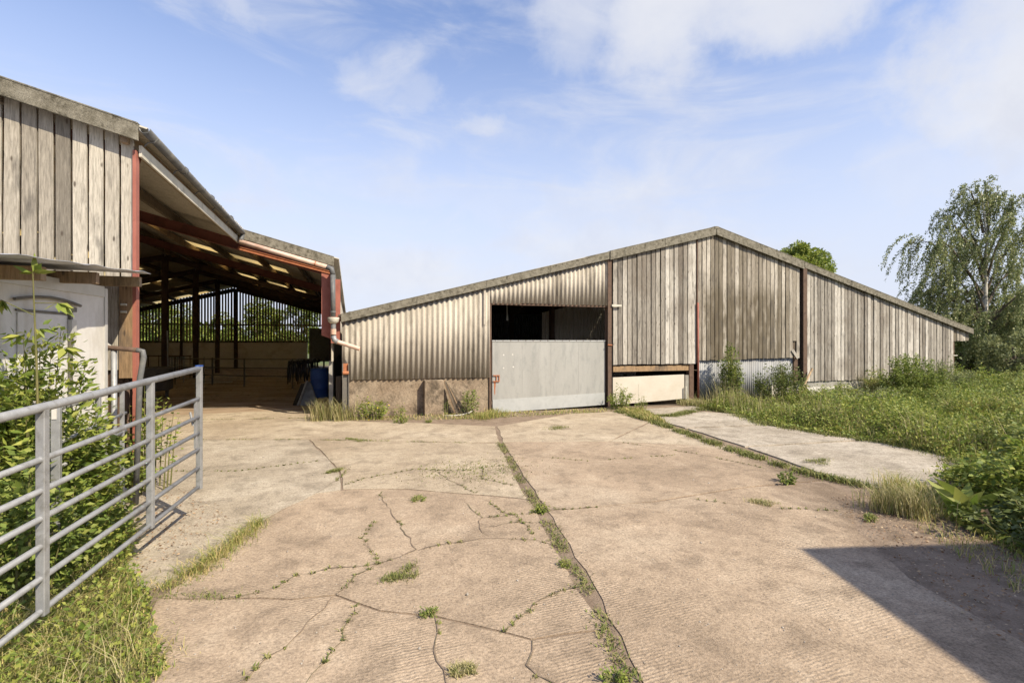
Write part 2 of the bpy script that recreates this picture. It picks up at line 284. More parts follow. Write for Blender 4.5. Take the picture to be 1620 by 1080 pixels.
# ------------------------------------------------------------------ builders
def tag(o, label=None, cat=None, group=None, kind=None):
    if label: o['label'] = label
    if cat: o['category'] = cat
    if group: o['group'] = group
    if kind: o['kind'] = kind
    return o
def thing(name, label, cat, loc=(0, 0, 0), group=None):
    o = bpy.data.objects.new(name, None); COL.objects.link(o); o.location = loc; o.empty_display_size = 0.3
    return tag(o, label, cat, group)
def wloc(o):
    v = Vector(o.location)
    while o.parent: o = o.parent; v += Vector(o.location)
    return v
def link(name, me, mat, parent=None, origin=(0, 0, 0)):
    o = bpy.data.objects.new(name, me); COL.objects.link(o)
    if mat is not None: me.materials.append(mat)
    if parent is not None:
        o.parent = parent; o.location = Vector(origin) - wloc(parent)
    else: o.location = origin
    return o
def np_mesh(name, V, F):
    me = bpy.data.meshes.new(name); V = np.asarray(V, np.float32); F = np.asarray(F, np.int32)
    me.vertices.add(len(V)); me.vertices.foreach_set('co', V.ravel())
    k = F.shape[1]; me.loops.add(F.size); me.loops.foreach_set('vertex_index', F.ravel())
    me.polygons.add(len(F)); me.polygons.foreach_set('loop_start', np.arange(0, F.size, k, dtype=np.int32))
    me.update(calc_edges=True); return me
class MB:
    def __init__(s): s.v = []; s.f = []
    def add(s, vs, fs):
        b = len(s.v); s.v += [tuple(q) for q in vs]; s.f += [tuple(b + i for i in f) for f in fs]; return s
    def box(s, x0, x1, y0, y1, z0, z1):
        return s.add([(x0, y0, z0), (x1, y0, z0), (x1, y1, z0), (x0, y1, z0), (x0, y0, z1), (x1, y0, z1), (x1, y1, z1), (x0, y1, z1)],
              [(0, 3, 2, 1), (4, 5, 6, 7), (0, 1, 5, 4), (1, 2, 6, 5), (2, 3, 7, 6), (3, 0, 4, 7)])
    def bar(s, p0, p1, w, h, up=(0, 0, 1)):
        p0 = Vector(p0); p1 = Vector(p1); d = (p1 - p0).normalized(); u = Vector(up)
        sd = d.cross(u).normalized() * (w / 2); u = sd.cross(d).normalized() * (h / 2)
        vs = [p + a * sd + b * u for p in (p0, p1) for a, b in ((-1, -1), (1, -1), (1, 1), (-1, 1))]
        return s.add(vs, [(0, 1, 2, 3), (7, 6, 5, 4), (0, 4, 5, 1), (1, 5, 6, 2), (2, 6, 7, 3), (3, 7, 4, 0)])
    def tube(s, pts, r, n=10, cap=True):
        pts = [Vector(p) for p in pts]; rs = r if isinstance(r, (list, tuple)) else [r] * len(pts)
        rings = []; prev = None
        for i, p in enumerate(pts):
            d = (pts[min(i + 1, len(pts) - 1)] - pts[max(i - 1, 0)]).normalized()
            a = Vector((0, 0, 1)) if abs(d.z) < 0.9 else Vector((1, 0, 0))
            if prev is None: e = d.cross(a).normalized()
            else: e = (prev - d * prev.dot(d)).normalized()
            prev = e; g = d.cross(e)
            rings.append([p + (e * math.cos(q) + g * math.sin(q)) * rs[i] for q in (2 * math.pi * k / n for k in range(n))])
        vs = [q for rg in rings for q in rg]; fs = []
        for i in range(len(pts) - 1):
            for k in range(n): fs.append((i * n + k, i * n + (k + 1) % n, (i + 1) * n + (k + 1) % n, (i + 1) * n + k))
        if cap: fs += [tuple(range(n - 1, -1, -1)), tuple((len(pts) - 1) * n + k for k in range(n))]
        return s.add(vs, fs)
    def prism(s, poly, z0, z1):
        n = len(poly)
        return s.add([(x, y, z0) for x, y in poly] + [(x, y, z1) for x, y in poly],
              [tuple(range(n - 1, -1, -1)), tuple(range(n, 2 * n))] + [(i, (i + 1) % n, n + (i + 1) % n, n + i) for i in range(n)])
    def slab_xz(s, poly, y0, y1):       # polygon in x,z extruded in y
        n = len(poly)
        return s.add([(x, y0, z) for x, z in poly] + [(x, y1, z) for x, z in poly],
              [tuple(range(n)), tuple(range(2 * n - 1, n - 1, -1))] + [(i, n + i, n + (i + 1) % n, (i + 1) % n) for i in range(n)])
    def lathe(s, c, prof, n=24, axis='z'):
        vs = []; fs = []
        for r, z in prof:
            for k in range(n):
                a = 2 * math.pi * k / n; vs.append((c[0] + r * math.cos(a), c[1] + r * math.sin(a), c[2] + z))
        for i in range(len(prof) - 1):
            for k in range(n): fs.append((i * n + k, i * n + (k + 1) % n, (i + 1) * n + (k + 1) % n, (i + 1) * n + k))
        fs += [tuple(range(n - 1, -1, -1)), tuple((len(prof) - 1) * n + k for k in range(n))]
        return s.add(vs, fs)
    def build(s, name, mat, parent=None, smooth=False, origin=None, bevel=0.0, fix=False):
        if origin is None: origin = wloc(parent) if parent is not None else (0, 0, 0)
        o3 = Vector(origin)
        me = bpy.data.meshes.new(name); me.from_pydata([tuple(Vector(v) - o3) for v in s.v], [], s.f); me.update()
        if bevel or fix:
            import bmesh
            bm = bmesh.new(); bm.from_mesh(me); bmesh.ops.recalc_face_normals(bm, faces=bm.faces)
            if bevel: bmesh.ops.bevel(bm, geom=bm.edges[:], offset=bevel, segments=1, affect='EDGES', clamp_overlap=True)
            bm.to_mesh(me); bm.free()
        if smooth:
            me.polygons.foreach_set('use_smooth', [len(p.vertices) <= 4 for p in me.polygons])
        return link(name, me, mat, parent, origin)

def corr(mb, x0, x1, y, zb, zt, amp=0.022, pitch=0.1376, th=0.007, samples=8, axis='x', phase=0.0):
    """corrugated sheet standing in the x-z plane, waves across x; zt may be a function of x"""
    n = max(2, int(round((x1 - x0) / pitch * samples)))
    ft = zt if callable(zt) else (lambda x: zt); fb = zb if callable(zb) else (lambda x: zb)
    vs = []
    for i in range(n + 1):
        x = x0 + (x1 - x0) * i / n; q = math.sin(2 * math.pi * (x + phase) / pitch)
        yy = y - amp * q
        for (a, z) in ((yy, fb(x)), (yy, ft(x)), (yy + th, ft(x)), (yy + th, fb(x))):
            vs.append((x, a, z) if axis == 'x' else (a, x, z))
    fs = []
    for i in range(n):
        a = i * 4; b = a + 4
        fs += [(a, b, b + 1, a + 1), (a + 1, b + 1, b + 2, a + 2), (a + 2, b + 2, b + 3, a + 3), (a + 3, b + 3, b, a)]
    fs += [(0, 1, 2, 3), (n * 4 + 3, n * 4 + 2, n * 4 + 1, n * 4)]
    return mb.add(vs, fs)

def plank(mb, x0, x1, zb, ztf, y, th=0.022, segs=4, jit=0.003, tilt=0.0):
    """one upright board in the facade plane, slightly warped"""
    rows = []
    ys = y + random.uniform(-0.005, 0.005)
    cl, cr = random.uniform(-.003, .003), random.uniform(-.003, .003)
    for i in range(segs + 1):
        f = i / segs; dx = random.uniform(-jit, jit) + tilt * (1 - f); dy = random.uniform(-jit, jit)
        a, b = x0 + dx, x1 + dx
        za = zb + (ztf(x0) - zb) * f; zc = zb + (ztf(x1) - zb) * f
        if i == 0: zc += random.uniform(-0.006, 0.006)
        rows.append([(a, ys + dy + cl, za), (b, ys + dy + cr, zc), (b, ys + dy + th + cr, zc), (a, ys + dy + th + cl, za)])
    vs = [q for r_ in rows for q in r_]; fs = [(0, 3, 2, 1)]
    for i in range(segs):
        for k in range(4): fs.append((i * 4 + k, i * 4 + (k + 1) % 4, i * 4 + 4 + (k + 1) % 4, i * 4 + 4 + k))
    fs.append(tuple(segs * 4 + k for k in range(4)))
    return mb.add(vs, fs)

# --- foliage
def unit(a): return a / (np.linalg.norm(a, axis=-1, keepdims=True) + 1e-9)
def leaf_mesh(name, P, S, D=None, aspect=0.5, droop=0.2, fold=0.25):
    N = len(P)
    if D is None: D = rng.normal(size=(N, 3)); D[:, 2] -= droop
    D = unit(D); U = rng.normal(size=(N, 3)) * 0.6 + np.array([0, 0, 0.9]); W = unit(np.cross(D, U)); Nn = unit(np.cross(W, D))
    S = S[:, None]; wd = S * aspect * 0.5
    b = P; tp = P + D * S; mid = P + D * S * 0.42
    l = mid + W * wd + Nn * wd * fold; r_ = mid - W * wd + Nn * wd * fold
    V = np.stack([b, r_, tp, l], 1).reshape(-1, 3); i = np.arange(N)[:, None] * 4
    F = np.concatenate([i + np.array([[0, 1, 2]]), i + np.array([[0, 2, 3]])], 1).reshape(-1, 3)
    return np_mesh(name, V, F)
def blade_mesh(name, P, H, Wd, lean, wind=(0, 0), seg=1):
    N = len(P); a = rng.uniform(0, 2 * np.pi, N); d = np.stack([np.cos(a), np.sin(a), np.zeros(N)], 1)
    s = np.stack([-np.sin(a), np.cos(a), np.zeros(N)], 1)
    L = (lean * H * rng.uniform(0.3, 1.4, N))[:, None]; H1 = H[:, None]; Wd = Wd[:, None] / 2; z = np.array([[0, 0, 1.0]])
    wv = np.array([[wind[0], wind[1], 0]]) * H1
    b0 = P - s * Wd; b1 = P + s * Wd
    m = P + z * H1 * 0.55 + d * L * 0.28 + wv * .3
    m0 = m - s * Wd * 0.75; m1 = m + s * Wd * 0.75
    tp = P + z * H1 * (1 - 0.25 * np.minimum(lean, 1.0)) + d * L + wv
    V = np.stack([b0, b1, m0, m1, tp], 1).reshape(-1, 3); i = np.arange(N)[:, None] * 5
    F = np.concatenate([i + np.array([[0, 1, 3]]), i + np.array([[0, 3, 2]]), i + np.array([[2, 3, 4]])], 1).reshape(-1, 3)
    return np_mesh(name, V, F)
def inpoly(P, poly):
    x, y = P[:, 0], P[:, 1]; ins = np.zeros(len(P), bool); n = len(poly); j = n - 1
    for i in range(n):
        xi, yi = poly[i]; xj, yj = poly[j]
        c = ((yi > y) != (yj > y)) & (x < (xj - xi) * (y - yi) / (yj - yi + 1e-12) + xi); ins ^= c; j = i
    return ins
def scatter(poly, n, clump=0.0):
    A = np.array(poly); lo, hi = A.min(0), A.max(0); out = []
    got = 0
    while got < n:
        P = rng.uniform(lo, hi, (n * 2, 2))
        if clump:
            v = np.sin(P[:, 0] * 2.3 + 1.3 * np.sin(P[:, 1] * 1.7)) * np.sin(P[:, 1] * 2.9 + 1.1 * np.sin(P[:, 0] * 3.1)) * .5 + .5
            P = P[rng.uniform(0, 1, len(P)) > clump * v]
        P = P[inpoly(P, poly)]; out.append(P); got += len(P)
    P = np.concatenate(out)[:n]; return np.concatenate([P, np.zeros((n, 1))], 1)

def stems_and_leaves(c, rx, ry, h, nst, nleaf, size, outward=1.0, low=0.15, lean=(0, 0), aspect=0.5, base=0.25, jitter=0.05, flat=False):
    """stems fan out from the base to the surface of a lumpy dome; leaves sit along them"""
    c = np.array(c, float)
    a = rng.uniform(0, 2 * np.pi, nst); rr = np.sqrt(rng.uniform(0.0, 1, nst)); 
    hh = h * (1 - 0.45 * rr ** 2) * rng.uniform(0.55, 1.08, nst)
    T = np.stack([c[0] + rx * rr * np.cos(a) + lean[0] * hh, c[1] + ry * rr * np.sin(a) + lean[1] * hh, c[2] + hh], 1)
    B = np.stack([c[0] + rx * base * rr * np.cos(a), c[1] + ry * base * rr * np.sin(a), np.full(nst, c[2])], 1)
    Cc = B * 0.45 + T * 0.55; Cc[:, 2] = c[2] + hh * 0.72; Cc[:, :2] = B[:, :2] * 0.6 + T[:, :2] * 0.4
    si = rng.integers(0, nst, nleaf); tt = low + (1 - low) * rng.uniform(0, 1, nleaf) ** 0.75
    t1 = tt[:, None]; P = (1 - t1) ** 2 * B[si] + 2 * t1 * (1 - t1) * Cc[si] + t1 ** 2 * T[si]
    P += rng.normal(size=P.shape) * jitter
    D = rng.normal(size=P.shape) * 0.7 + unit(P - (c + np.array([0, 0, h * 0.3]))) * outward; D[:, 2] = D[:, 2] * 0.5 - 0.15
    S = size * rng.uniform(0.55, 1.25, nleaf)
    lm = leaf_mesh('foliage', P, S, D, aspect)
    sm = MB()
    for i in range(nst):
        pts = [(1 - q) ** 2 * B[i] + 2 * q * (1 - q) * Cc[i] + q * q * T[i] for q in (0, .35, .7, 1)]
        sm.tube([tuple(p) for p in pts], [0.012, 0.008, 0.005, 0.002], 3, False)
    return lm, sm
def shift(me, loc):
    n = len(me.vertices); co = np.empty(n * 3, np.float32); me.vertices.foreach_get('co', co)
    co = co.reshape(-1, 3) - np.array(loc, np.float32); me.vertices.foreach_set('co', co.ravel()); me.update(); return me
def bush(name, label, cat, c, rx, ry, h, nst, nleaf, size, mat='leaf', group=None, **kw):
    r_ = thing(name, label, cat, c, group); lm, sm = stems_and_leaves(c, rx, ry, h, nst, nleaf, size, **kw)
    link('foliage', shift(lm, c), M[mat], r_, c); sm.build('stem', M['stem'], r_)
    return r_
def tuft(name, label, cat, c, r0, n, h, wd=0.008, lean=0.6, mat='grass', group=None, wind=(0, 0)):
    k_ = rng.integers(0, 5, n); cc = rng.normal(size=(5, 2)) * r0 * .5; an = rng.uniform(0, 3.14); P = cc[k_] + rng.normal(size=(n, 2)) * r0 * .26
    P = P * np.array([1.35, .75]); P = np.stack([P[:, 0] * np.cos(an) - P[:, 1] * np.sin(an), P[:, 0] * np.sin(an) + P[:, 1] * np.cos(an), np.zeros(n)], 1)
    me = blade_mesh(name, P, h * rng.uniform(0.45, 1.1, n), np.full(n, wd), lean, wind)
    return tag(link(name, me, M[mat], None, c), label, cat, group)

# ------------------------------------------------------------------ ground and yard
mb = MB()
mb.add([(-900, -900, -0.035), (900, -900, -0.035), (900, 900, -0.035), (-900, 900, -0.035)], [(0, 1, 2, 3)])
ground = tag(mb.build('ground', M['soil']), kind='structure')
mb = MB().prism([(-6.2, -3), (4.6, -3), (6.6, 5), (9.6, 5), (9.6, 12.9), (-0.2, 13.2), (-0.3, 16), (-16, 16), (-16, 8)], -0.033, -0.009)
yard = tag(mb.build('yard', M['joint'], fix=True), kind='structure')
mb = MB().prism([(-14.8, 14.6), (-0.5, 14.6), (-0.5, 40.0), (-14.8, 40.0)], -0.02, 0.0)
tag(mb.build('barn_floor', M['floor'], fix=True), kind='structure')

def jag(poly, step=0.22, amp=0.018, inset=0.012):
    cx = sum(p[0] for p in poly) / len(poly); cy = sum(p[1] for p in poly) / len(poly); out = []
    n = len(poly)
    area = sum(poly[i][0] * poly[(i + 1) % n][1] - poly[(i + 1) % n][0] * poly[i][1] for i in range(n))
    sg = 1 if area > 0 else -1
    for i in range(n):
        a = Vector(poly[i]); b = Vector(poly[(i + 1) % n]); L = (b - a).length; k = max(1, int(L / step)); nr = Vector((-(b - a).y, (b - a).x)).normalized() * sg
        for j in range(k):
            p = a.lerp(b, j / k) + nr * (inset + (random.uniform(-amp, amp) if j else 0)); out.append((p.x, p.y))
    return out
J = [(2.73, 9.1), (2.28, 6.53), (2.01, 4.86), (1.79, 3.57), (1.53, 2.46), (1.25, 0.9), (0.9, -2.5)]          # the long soil joint
JL = [(x - 0.09 - 0.02 * (9 - y) * .25, y) for x, y in J]; JR = [(x + 0.02, y) for x, y in J]
slabs = [
 ('conc_pink', [(-1.02, 5.45), (-.81, 6.07), (-.4, 6.78), (.05, 6.82), (.67, 6.62), (1.5, 6.1), (2.06, 5.72), JL[2], JL[3], (1.64, 2.98), (1.1, 3.04), (.97, 3.16), (.57, 3.49), (.2, 3.69), (-.1, 4.02), (-.41, 4.05), (-.9, 4.22), (-1.35, 4.38)]),
 ('conc_pink', [(-1.35, 4.38), (-.9, 4.22), (-.41, 4.05), (-.1, 4.02), (.2, 3.69), (.57, 3.49), (.97, 3.16), (1.1, 3.04), (1.64, 2.98), JL[4], JL[5], JL[6], (-1.2, -2.5), (-1.15, 2.6), (-1.05, 3.41), (-1.30, 3.9)]),
 ('conc_grey', [(-3.2, 5.6), (-1.69, 4.65), (-1.40, 4.55), (-1.02, 5.45), (-.81, 6.07), (-.4, 6.78), (-.1, 6.85), (-.15, 7.9), (-.75, 10.55), (-3.54, 11.44), (-5.6, 12.1)]),
 ('conc_cream', [(-.08, 6.86), (.67, 6.64), (1.5, 6.12), (2.06, 5.74), JL[1], JL[0], (2.11, 9.3), (-.75, 10.55), (-.15, 7.9)]),
 ('conc_cream', [(-5.6, 12.1), (-3.54, 11.44), (-.85, 10.57), (2.11, 9.3), (2.7, 9.15), (3.1, 10.9), (2.5, 11.3), (1.4, 12.0), (0.3, 12.5), (-.8, 13.4), (-3.69, 14.06), (-6.6, 14.4)]),
 ('conc_cream', [(-6.6, 14.4), (-3.69, 14.06), (-.8, 13.5), (-.35, 13.45), (-.4, 15.1), (-6, 15.2), (-8, 15.2)]),
 ('conc_cream', [JR[0], (2.95, 9.1), (4.7, 8.6), (6.75, 10.4), (7.3, 12.2), (5.6, 12.25), (4.4, 11.6), (3.14, 10.9)]),
 ('conc_pink', [(2.31, 6.55), JR[0], (2.95, 9.1), (4.7, 8.6), (6.05, 7.8), (6.4, 7.1), (6.18, 5.3), (4.9, 5.35), (3.4, 5.2), (2.12, 5.3)]),
 ('conc_pink', [(2.12, 5.3), (3.4, 5.2), (4.9, 5.35), (6.1, 5.2), (5.95, 4.75), (5.5, 4.35), (4.85, 3.75), (4.3, 2.9), (3.9, 1.4), (3.7, -2.5), (.95, -2.5), (1.28, .9), JR[4], JR[3], JR[2]]),
 ('conc_cream', [(4.72, 8.6), (6.05, 7.8), (6.4, 7.1), (6.5, 7.2), (6.7, 9.2), (6.72, 10.35)]),
]
for k, (mt, poly) in enumerate(slabs):
    mb = MB().prism(jag(poly), -0.02, 0.0 + random.uniform(-.003, .003)); mb.build('concrete_slab', M[mt], yard, fix=True)
pads = [[(7.0, 12.3), (9.9, 12.5), (9.6, 12.0), (8.9, 11.6), (7.7, 11.0), (7.05, 11.3)],
        [(7.0, 11.1), (7.75, 10.9), (9.0, 11.4), (9.6, 10.9), (8.95, 9.2), (7.0, 9.4)], [(7.0, 9.3), (8.95, 9.12), (9.4, 7.2), (6.78, 7.4)],
        [(6.78, 7.32), (9.4, 7.12), (9.55, 6.0), (8.9, 5.2), (7.2, 4.6), (6.5, 4.7), (6.45, 5.6)]]
for poly in pads: MB().prism(jag(poly, amp=.02, inset=.01), -0.02, 0.014).build('concrete_slab', M['conc_pad'], yard, fix=True)

def ribbon(mb, pts, w0, z=0.006):
    P = []; 
    for a, b in zip(pts[:-1], pts[1:]):
        a = Vector(a); b = Vector(b); L = (b - a).length; k = max(1, int(L / 0.09)); nr = Vector((-(b - a).y, (b - a).x)).normalized()
        for j in range(k): P.append(a.lerp(b, j / k) + nr * random.uniform(-.02, .02))
    P.append(Vector(pts[-1])); vs = []; n = len(P)
    for i, p in enumerate(P):
        d = (P[min(i + 1, n - 1)] - P[max(i - 1, 0)]).normalized(); nr = Vector((-d.y, d.x)); wdt = w0 * random.uniform(.35, 1.3) * (0.35 if i in (0, n - 1) else 1) / 2
        for s_ in (-1, 1): q = p + nr * wdt * s_; vs.append((q.x, q.y, z))
    mb.add(vs, [(2 * i, 2 * i + 1, 2 * i + 3, 2 * i + 2) for i in range(n - 1)])
    return P
cracks = [([(.35, 6.54), (.52, 5.15), (.59, 4.65), (.24, 4.48), (-.17, 4.49), (-.41, 4.45)], .016), ([(.24, 4.48), (.05, 4.3), (-.1, 4.02)], .022),
 ([(-.41, 4.45), (-.55, 4.25), (-.9, 4.22)], .012), ([(.24, 4.48), (.12, 5.1), (.25, 5.5)], .008), ([(.59, 4.65), (1.2, 4.75), (1.7, 4.55), (1.85, 4.3)], .014),
 ([(-.1, 4.02), (-.35, 3.5), (-.62, 3.1), (-.95, 2.7)], .012), ([(.57, 3.49), (.5, 3.0), (.55, 2.6), (.4, 2.0)], .018), ([(.05, 3.8), (-.05, 3.4), (-.25, 3.0), (-.05, 2.6)], .01),
 ([(1.1, 3.04), (1.0, 2.8), (1.1, 2.5), (.95, 2.0)], .018), ([(1.3, 5.9), (1.35, 5.3), (1.25, 5.0), (1.3, 4.76)], .013), ([(1.35, 5.3), (1.9, 5.25), (2.0, 5.3)], .015),
 ([(1.25, 5.0), (1.7, 5.05), (1.95, 4.95)], .012), ([(1.55, 5.9), (1.6, 5.5), (1.75, 5.1), (1.72, 4.7)], .014), ([(.97, 3.16), (1.35, 3.5), (1.75, 3.6)], .013),
 ([(2.45, 7.5), (1.6, 7.3), (.9, 7.6), (.2, 7.3), (-.1, 7.0)], .012), ([(1.2, 7.5), (1.3, 6.9), (1.5, 6.2)], .014), ([(1.9, 7.4), (1.75, 6.8), (2.1, 6.3)], .014),
 ([(2.5, 8.2), (3.6, 7.3), (5.3, 7.2)], .009), ([(3.9, 5.15), (4.6, 4.6), (5.2, 4.3)], .008), ([(-.4, 6.75), (-.15, 7.4), (.0, 8.0)], .01),
 ([(-2.6, 8.6), (-1.6, 8.3), (-.5, 8.6)], .007), ([(4.9, 8.4), (5.6, 7.2), (6.1, 5.5)], .016), ([(2.12, 5.31), (2.7, 5.23)], .02)]
mb = MB(); crackpts = []
for pts, w_ in cracks:
    P = ribbon(mb, pts, w_ * .6); crackpts += [(p.x, p.y) for p in P]
tag(mb.build('slab_cracks', M['crack'], yard), kind='stuff')

# weeds growing along the joints: dense low moss
def along(pts, n, sp):
    pts = [np.array(p) for p in pts]; L = [np.linalg.norm(b - a) for a, b in zip(pts[:-1], pts[1:])]; tot = sum(L); out = []
    for s_ in rng.uniform(0, tot, n):
        for a, b, l in zip(pts[:-1], pts[1:], L):
            if s_ <= l: out.append(a + (b - a) * s_ / l); break
            s_ -= l
    out = np.array(out); keep = (np.sin(out[:, 0] * 9.1 + out[:, 1] * 4.7) + np.sin(out[:, 0] * 3.3 - out[:, 1] * 11.3)) > -0.45
    out = out[keep] + rng.normal(size=out[keep].shape) * sp
    return np.concatenate([out, np.zeros((len(out), 1))], 1)
Pm = [along([(x - .05, y) for x, y in J[:-1]], 3600, 0.04), along([(-6.6, 14.4), (-3.69, 14.06), (-.8, 13.5)], 800, .025), along([(-5.6, 12.1), (-3.54, 11.44), (-.85, 10.57), (2.11, 9.3)], 1100, .025),
      along([(.8, 12.7), (3, 12.1), (5, 12.3), (7.2, 12.2)], 700, .06)]
cp = np.array(crackpts); idx = rng.integers(0, len(cp), 3600); cpp = np.concatenate([cp[idx] + rng.normal(size=(3600, 2)) * .012, np.zeros((3600, 1))], 1)
cpp = cpp[(np.sin(cpp[:, 0] * 7.7 + 1) + np.sin(cpp[:, 1] * 6.1)) > -0.1]; Pm.append(cpp)
# crazed patch of moss and grit by the joint
Pp = np.array([1.75, 7.3]) + rng.normal(size=(900, 2)) * np.array([.45, .35]); Pm.append(np.concatenate([Pp, np.zeros((900, 1))], 1))
Pm = np.concatenate(Pm); tag(link('joint_moss', blade_mesh('joint_moss', Pm, rng.uniform(.008, .032, len(Pm)), rng.uniform(.006, .014, len(Pm)), 1.3), M['moss']), kind='stuff')
# green edge of the pale pad
pe = along([(6.9, 12.2), (6.85, 10.5), (6.6, 8.8), (6.35, 7.2), (6.25, 5.6), (6.5, 4.65), (7.2, 4.5)], 9000, .07)
pe2 = along([(7.05, 11.2), (7.8, 10.95), (8.9, 11.6), (9.5, 11.9)], 3500, .09)
pe3 = along([(9.65, 12.0), (9.6, 10.9), (8.97, 9.15), (9.4, 7.2), (9.5, 6.0), (8.9, 5.2), (7.6, 4.65)], 9000, .11)
pe = np.concatenate([pe, pe2, pe3]); tag(link('pad_edge_grass', blade_mesh('pad_edge_grass', pe, rng.uniform(.02, .10, len(pe)), rng.uniform(.008, .016, len(pe)), 1.0), M['moss']), kind='stuff')
# grit and pebbles
N = 1800; P = rng.uniform([-3, 2.2], [6, 10], (N, 2)); sz = rng.uniform(.003, .009, N); sz[:45] = rng.uniform(.010, .020, 45)
Z = np.zeros(N); base = np.array([[1, 0, 0], [0, 1, 0], [-1, 0, 0], [0, -1, 0], [.2, .1, .8], [0, 0, -.4]])
V = (base[None] * sz[:, None, None] * rng.uniform(.6, 1.3, (N, 6, 1))) + np.concatenate([P, Z[:, None]], 1)[:, None]
F = np.array([[0, 1, 4], [1, 2, 4], [2, 3, 4], [3, 0, 4], [1, 0, 5], [2, 1, 5], [3, 2, 5], [0, 3, 5]])
tag(link('grit', np_mesh('grit', V.reshape(-1, 3), (F[None] + (np.arange(N) * 6)[:, None, None]).reshape(-1, 3)), M['pebble']), kind='stuff')
P = np.concatenate([scatter([(-2.4, 4.6), (-1.5, 4.9), (-1.2, 6.2), (-2.0, 7.6), (-2.9, 7)], 1500), scatter([(3.9, 2.2), (4.6, 3.4), (5.6, 4.7), (7.2, 4.4), (6.6, 2.6), (5, 1)], 3500)]); P[:, 2] = rng.uniform(.0, .02, len(P))
D = rng.normal(size=P.shape); D[:, 2] *= .15
tag(link('leaf_litter', leaf_mesh('leaf_litter', P, rng.uniform(.008, .035, len(P)), D, .5), M['litter']), kind='stuff')
P = scatter([(-7, 17.5), (-.8, 17.5), (-.6, 38), (-13, 38), (-12, 20)], 6000); P[:, 2] = .01; D = rng.normal(size=P.shape); D[:, 2] *= .15
tag(link('straw_litter', leaf_mesh('straw_litter', P, rng.uniform(.06, .22, len(P)), D, .12), M['straw']), kind='stuff')

# ------------------------------------------------------------------ cattle barn (left)
SL = 0.268; RX = -7.6; PITCH = math.atan(SL)
def roof1(x): return 5.88 - SL * abs(x - RX)
barn = thing('cattle_barn', 'open fronted cattle barn with grey upright boards and red steel frame on the left', 'barn', (-7.6, 7.4, 0))
# upright boards of the near gable
x = -2.55; k = 0
wds = [.128, .138, .136, .140, .142, .138, .14, .14, .142]
while x > -14.8:
    wd = wds[k] if k < len(wds) else random.uniform(.132, .144)
    zb = 1.50 if x < -2.9 else (1.55 if k else 1.60)
    mb = MB(); plank(mb, x - wd, x, zb, lambda q: roof1(q) - 0.13, 7.40, 0.025, 5)
    mb.build('plank', M['plank_left'], barn)
    x -= wd + random.uniform(.020, .028); k += 1
mb = MB().box(-2.69, -2.55, 7.37, 7.395, 1.45, 2.6); mb.build('plank', M['plank_orange'], barn)
corr(MB(), -14.8, -2.56, 7.44, 0.0, 1.6, 0.01, 0.076, 0.003, 6).build('kick_sheet', M['rust'], barn)
MB().box(-14.8, -2.6, 7.46, 7.52, 3.4, 3.5).build('cladding_rail', M['rust'], barn)
MB().box(-14.8, -2.6, 7.46, 7.52, 2.2, 2.3).build('cladding_rail', M['rust'], barn)
def ibeam(mb, p0, p1, w_=0.12, h_=0.2, up=(0, 0, 1)):
    p0 = Vector(p0); p1 = Vector(p1); d_ = (p1 - p0).normalized(); u = Vector(up); sd = d_.cross(u).normalized(); u = sd.cross(d_).normalized()
    mb.bar(p0 + u * h_ / 2, p1 + u * h_ / 2, w_, .012, up); mb.bar(p0 - u * h_ / 2, p1 - u * h_ / 2, w_, .012, up); mb.bar(p0, p1, .01, h_ - .014, up)
    return mb
def col(mb, x, y, z0, z1, w_=0.12, h_=0.2):
    return ibeam(mb, (x, y, z0), (x, y, z1), w_, h_, (0, 1, 0))
MB().box(-2.55, -2.512, 7.37, 7.47, 0, 4.26).build('corner_post', M['redbright'], barn, fix=True)
# frames
frames = [13.38, 19.4, 25.4, 30.0, 34.5, 39.7]
for i, y in enumerate(frames):
    for sgn, x1 in ((1, -0.45), (-1, -14.7)):
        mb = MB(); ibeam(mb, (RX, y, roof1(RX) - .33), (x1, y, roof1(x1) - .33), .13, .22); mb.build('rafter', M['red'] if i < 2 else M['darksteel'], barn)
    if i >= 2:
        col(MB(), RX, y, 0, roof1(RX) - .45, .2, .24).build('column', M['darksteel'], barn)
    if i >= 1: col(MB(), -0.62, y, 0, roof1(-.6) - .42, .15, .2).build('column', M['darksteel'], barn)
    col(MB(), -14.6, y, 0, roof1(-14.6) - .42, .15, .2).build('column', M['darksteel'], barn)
for sgn, x1 in ((1, -2.55), (-1, -14.7)):
    ibeam(MB(), (RX, 7.62, roof1(RX) - .33), (x1, 7.62, roof1(x1) - .33), .13, .22).build('rafter', M['red'], barn)
col(MB(), -10.9, 39.6, 0, 4.7, .12, .2).build('column', M['darksteel'], barn)
# purlins
for j in range(12):
    x = -2.62 - (j - 2) * 1.24
    if abs(x - RX) < .15: x += .3
    y0 = 13.2 if x > -2.5 else 7.3
    if x > -0.2 or x < -14.8: continue
    MB().bar((x, y0, roof1(x) - .135), (x, 39.9, roof1(x) - .135), .07, .17).build('purlin', M['dark_timber'] if j % 2 else M['timber'], barn)
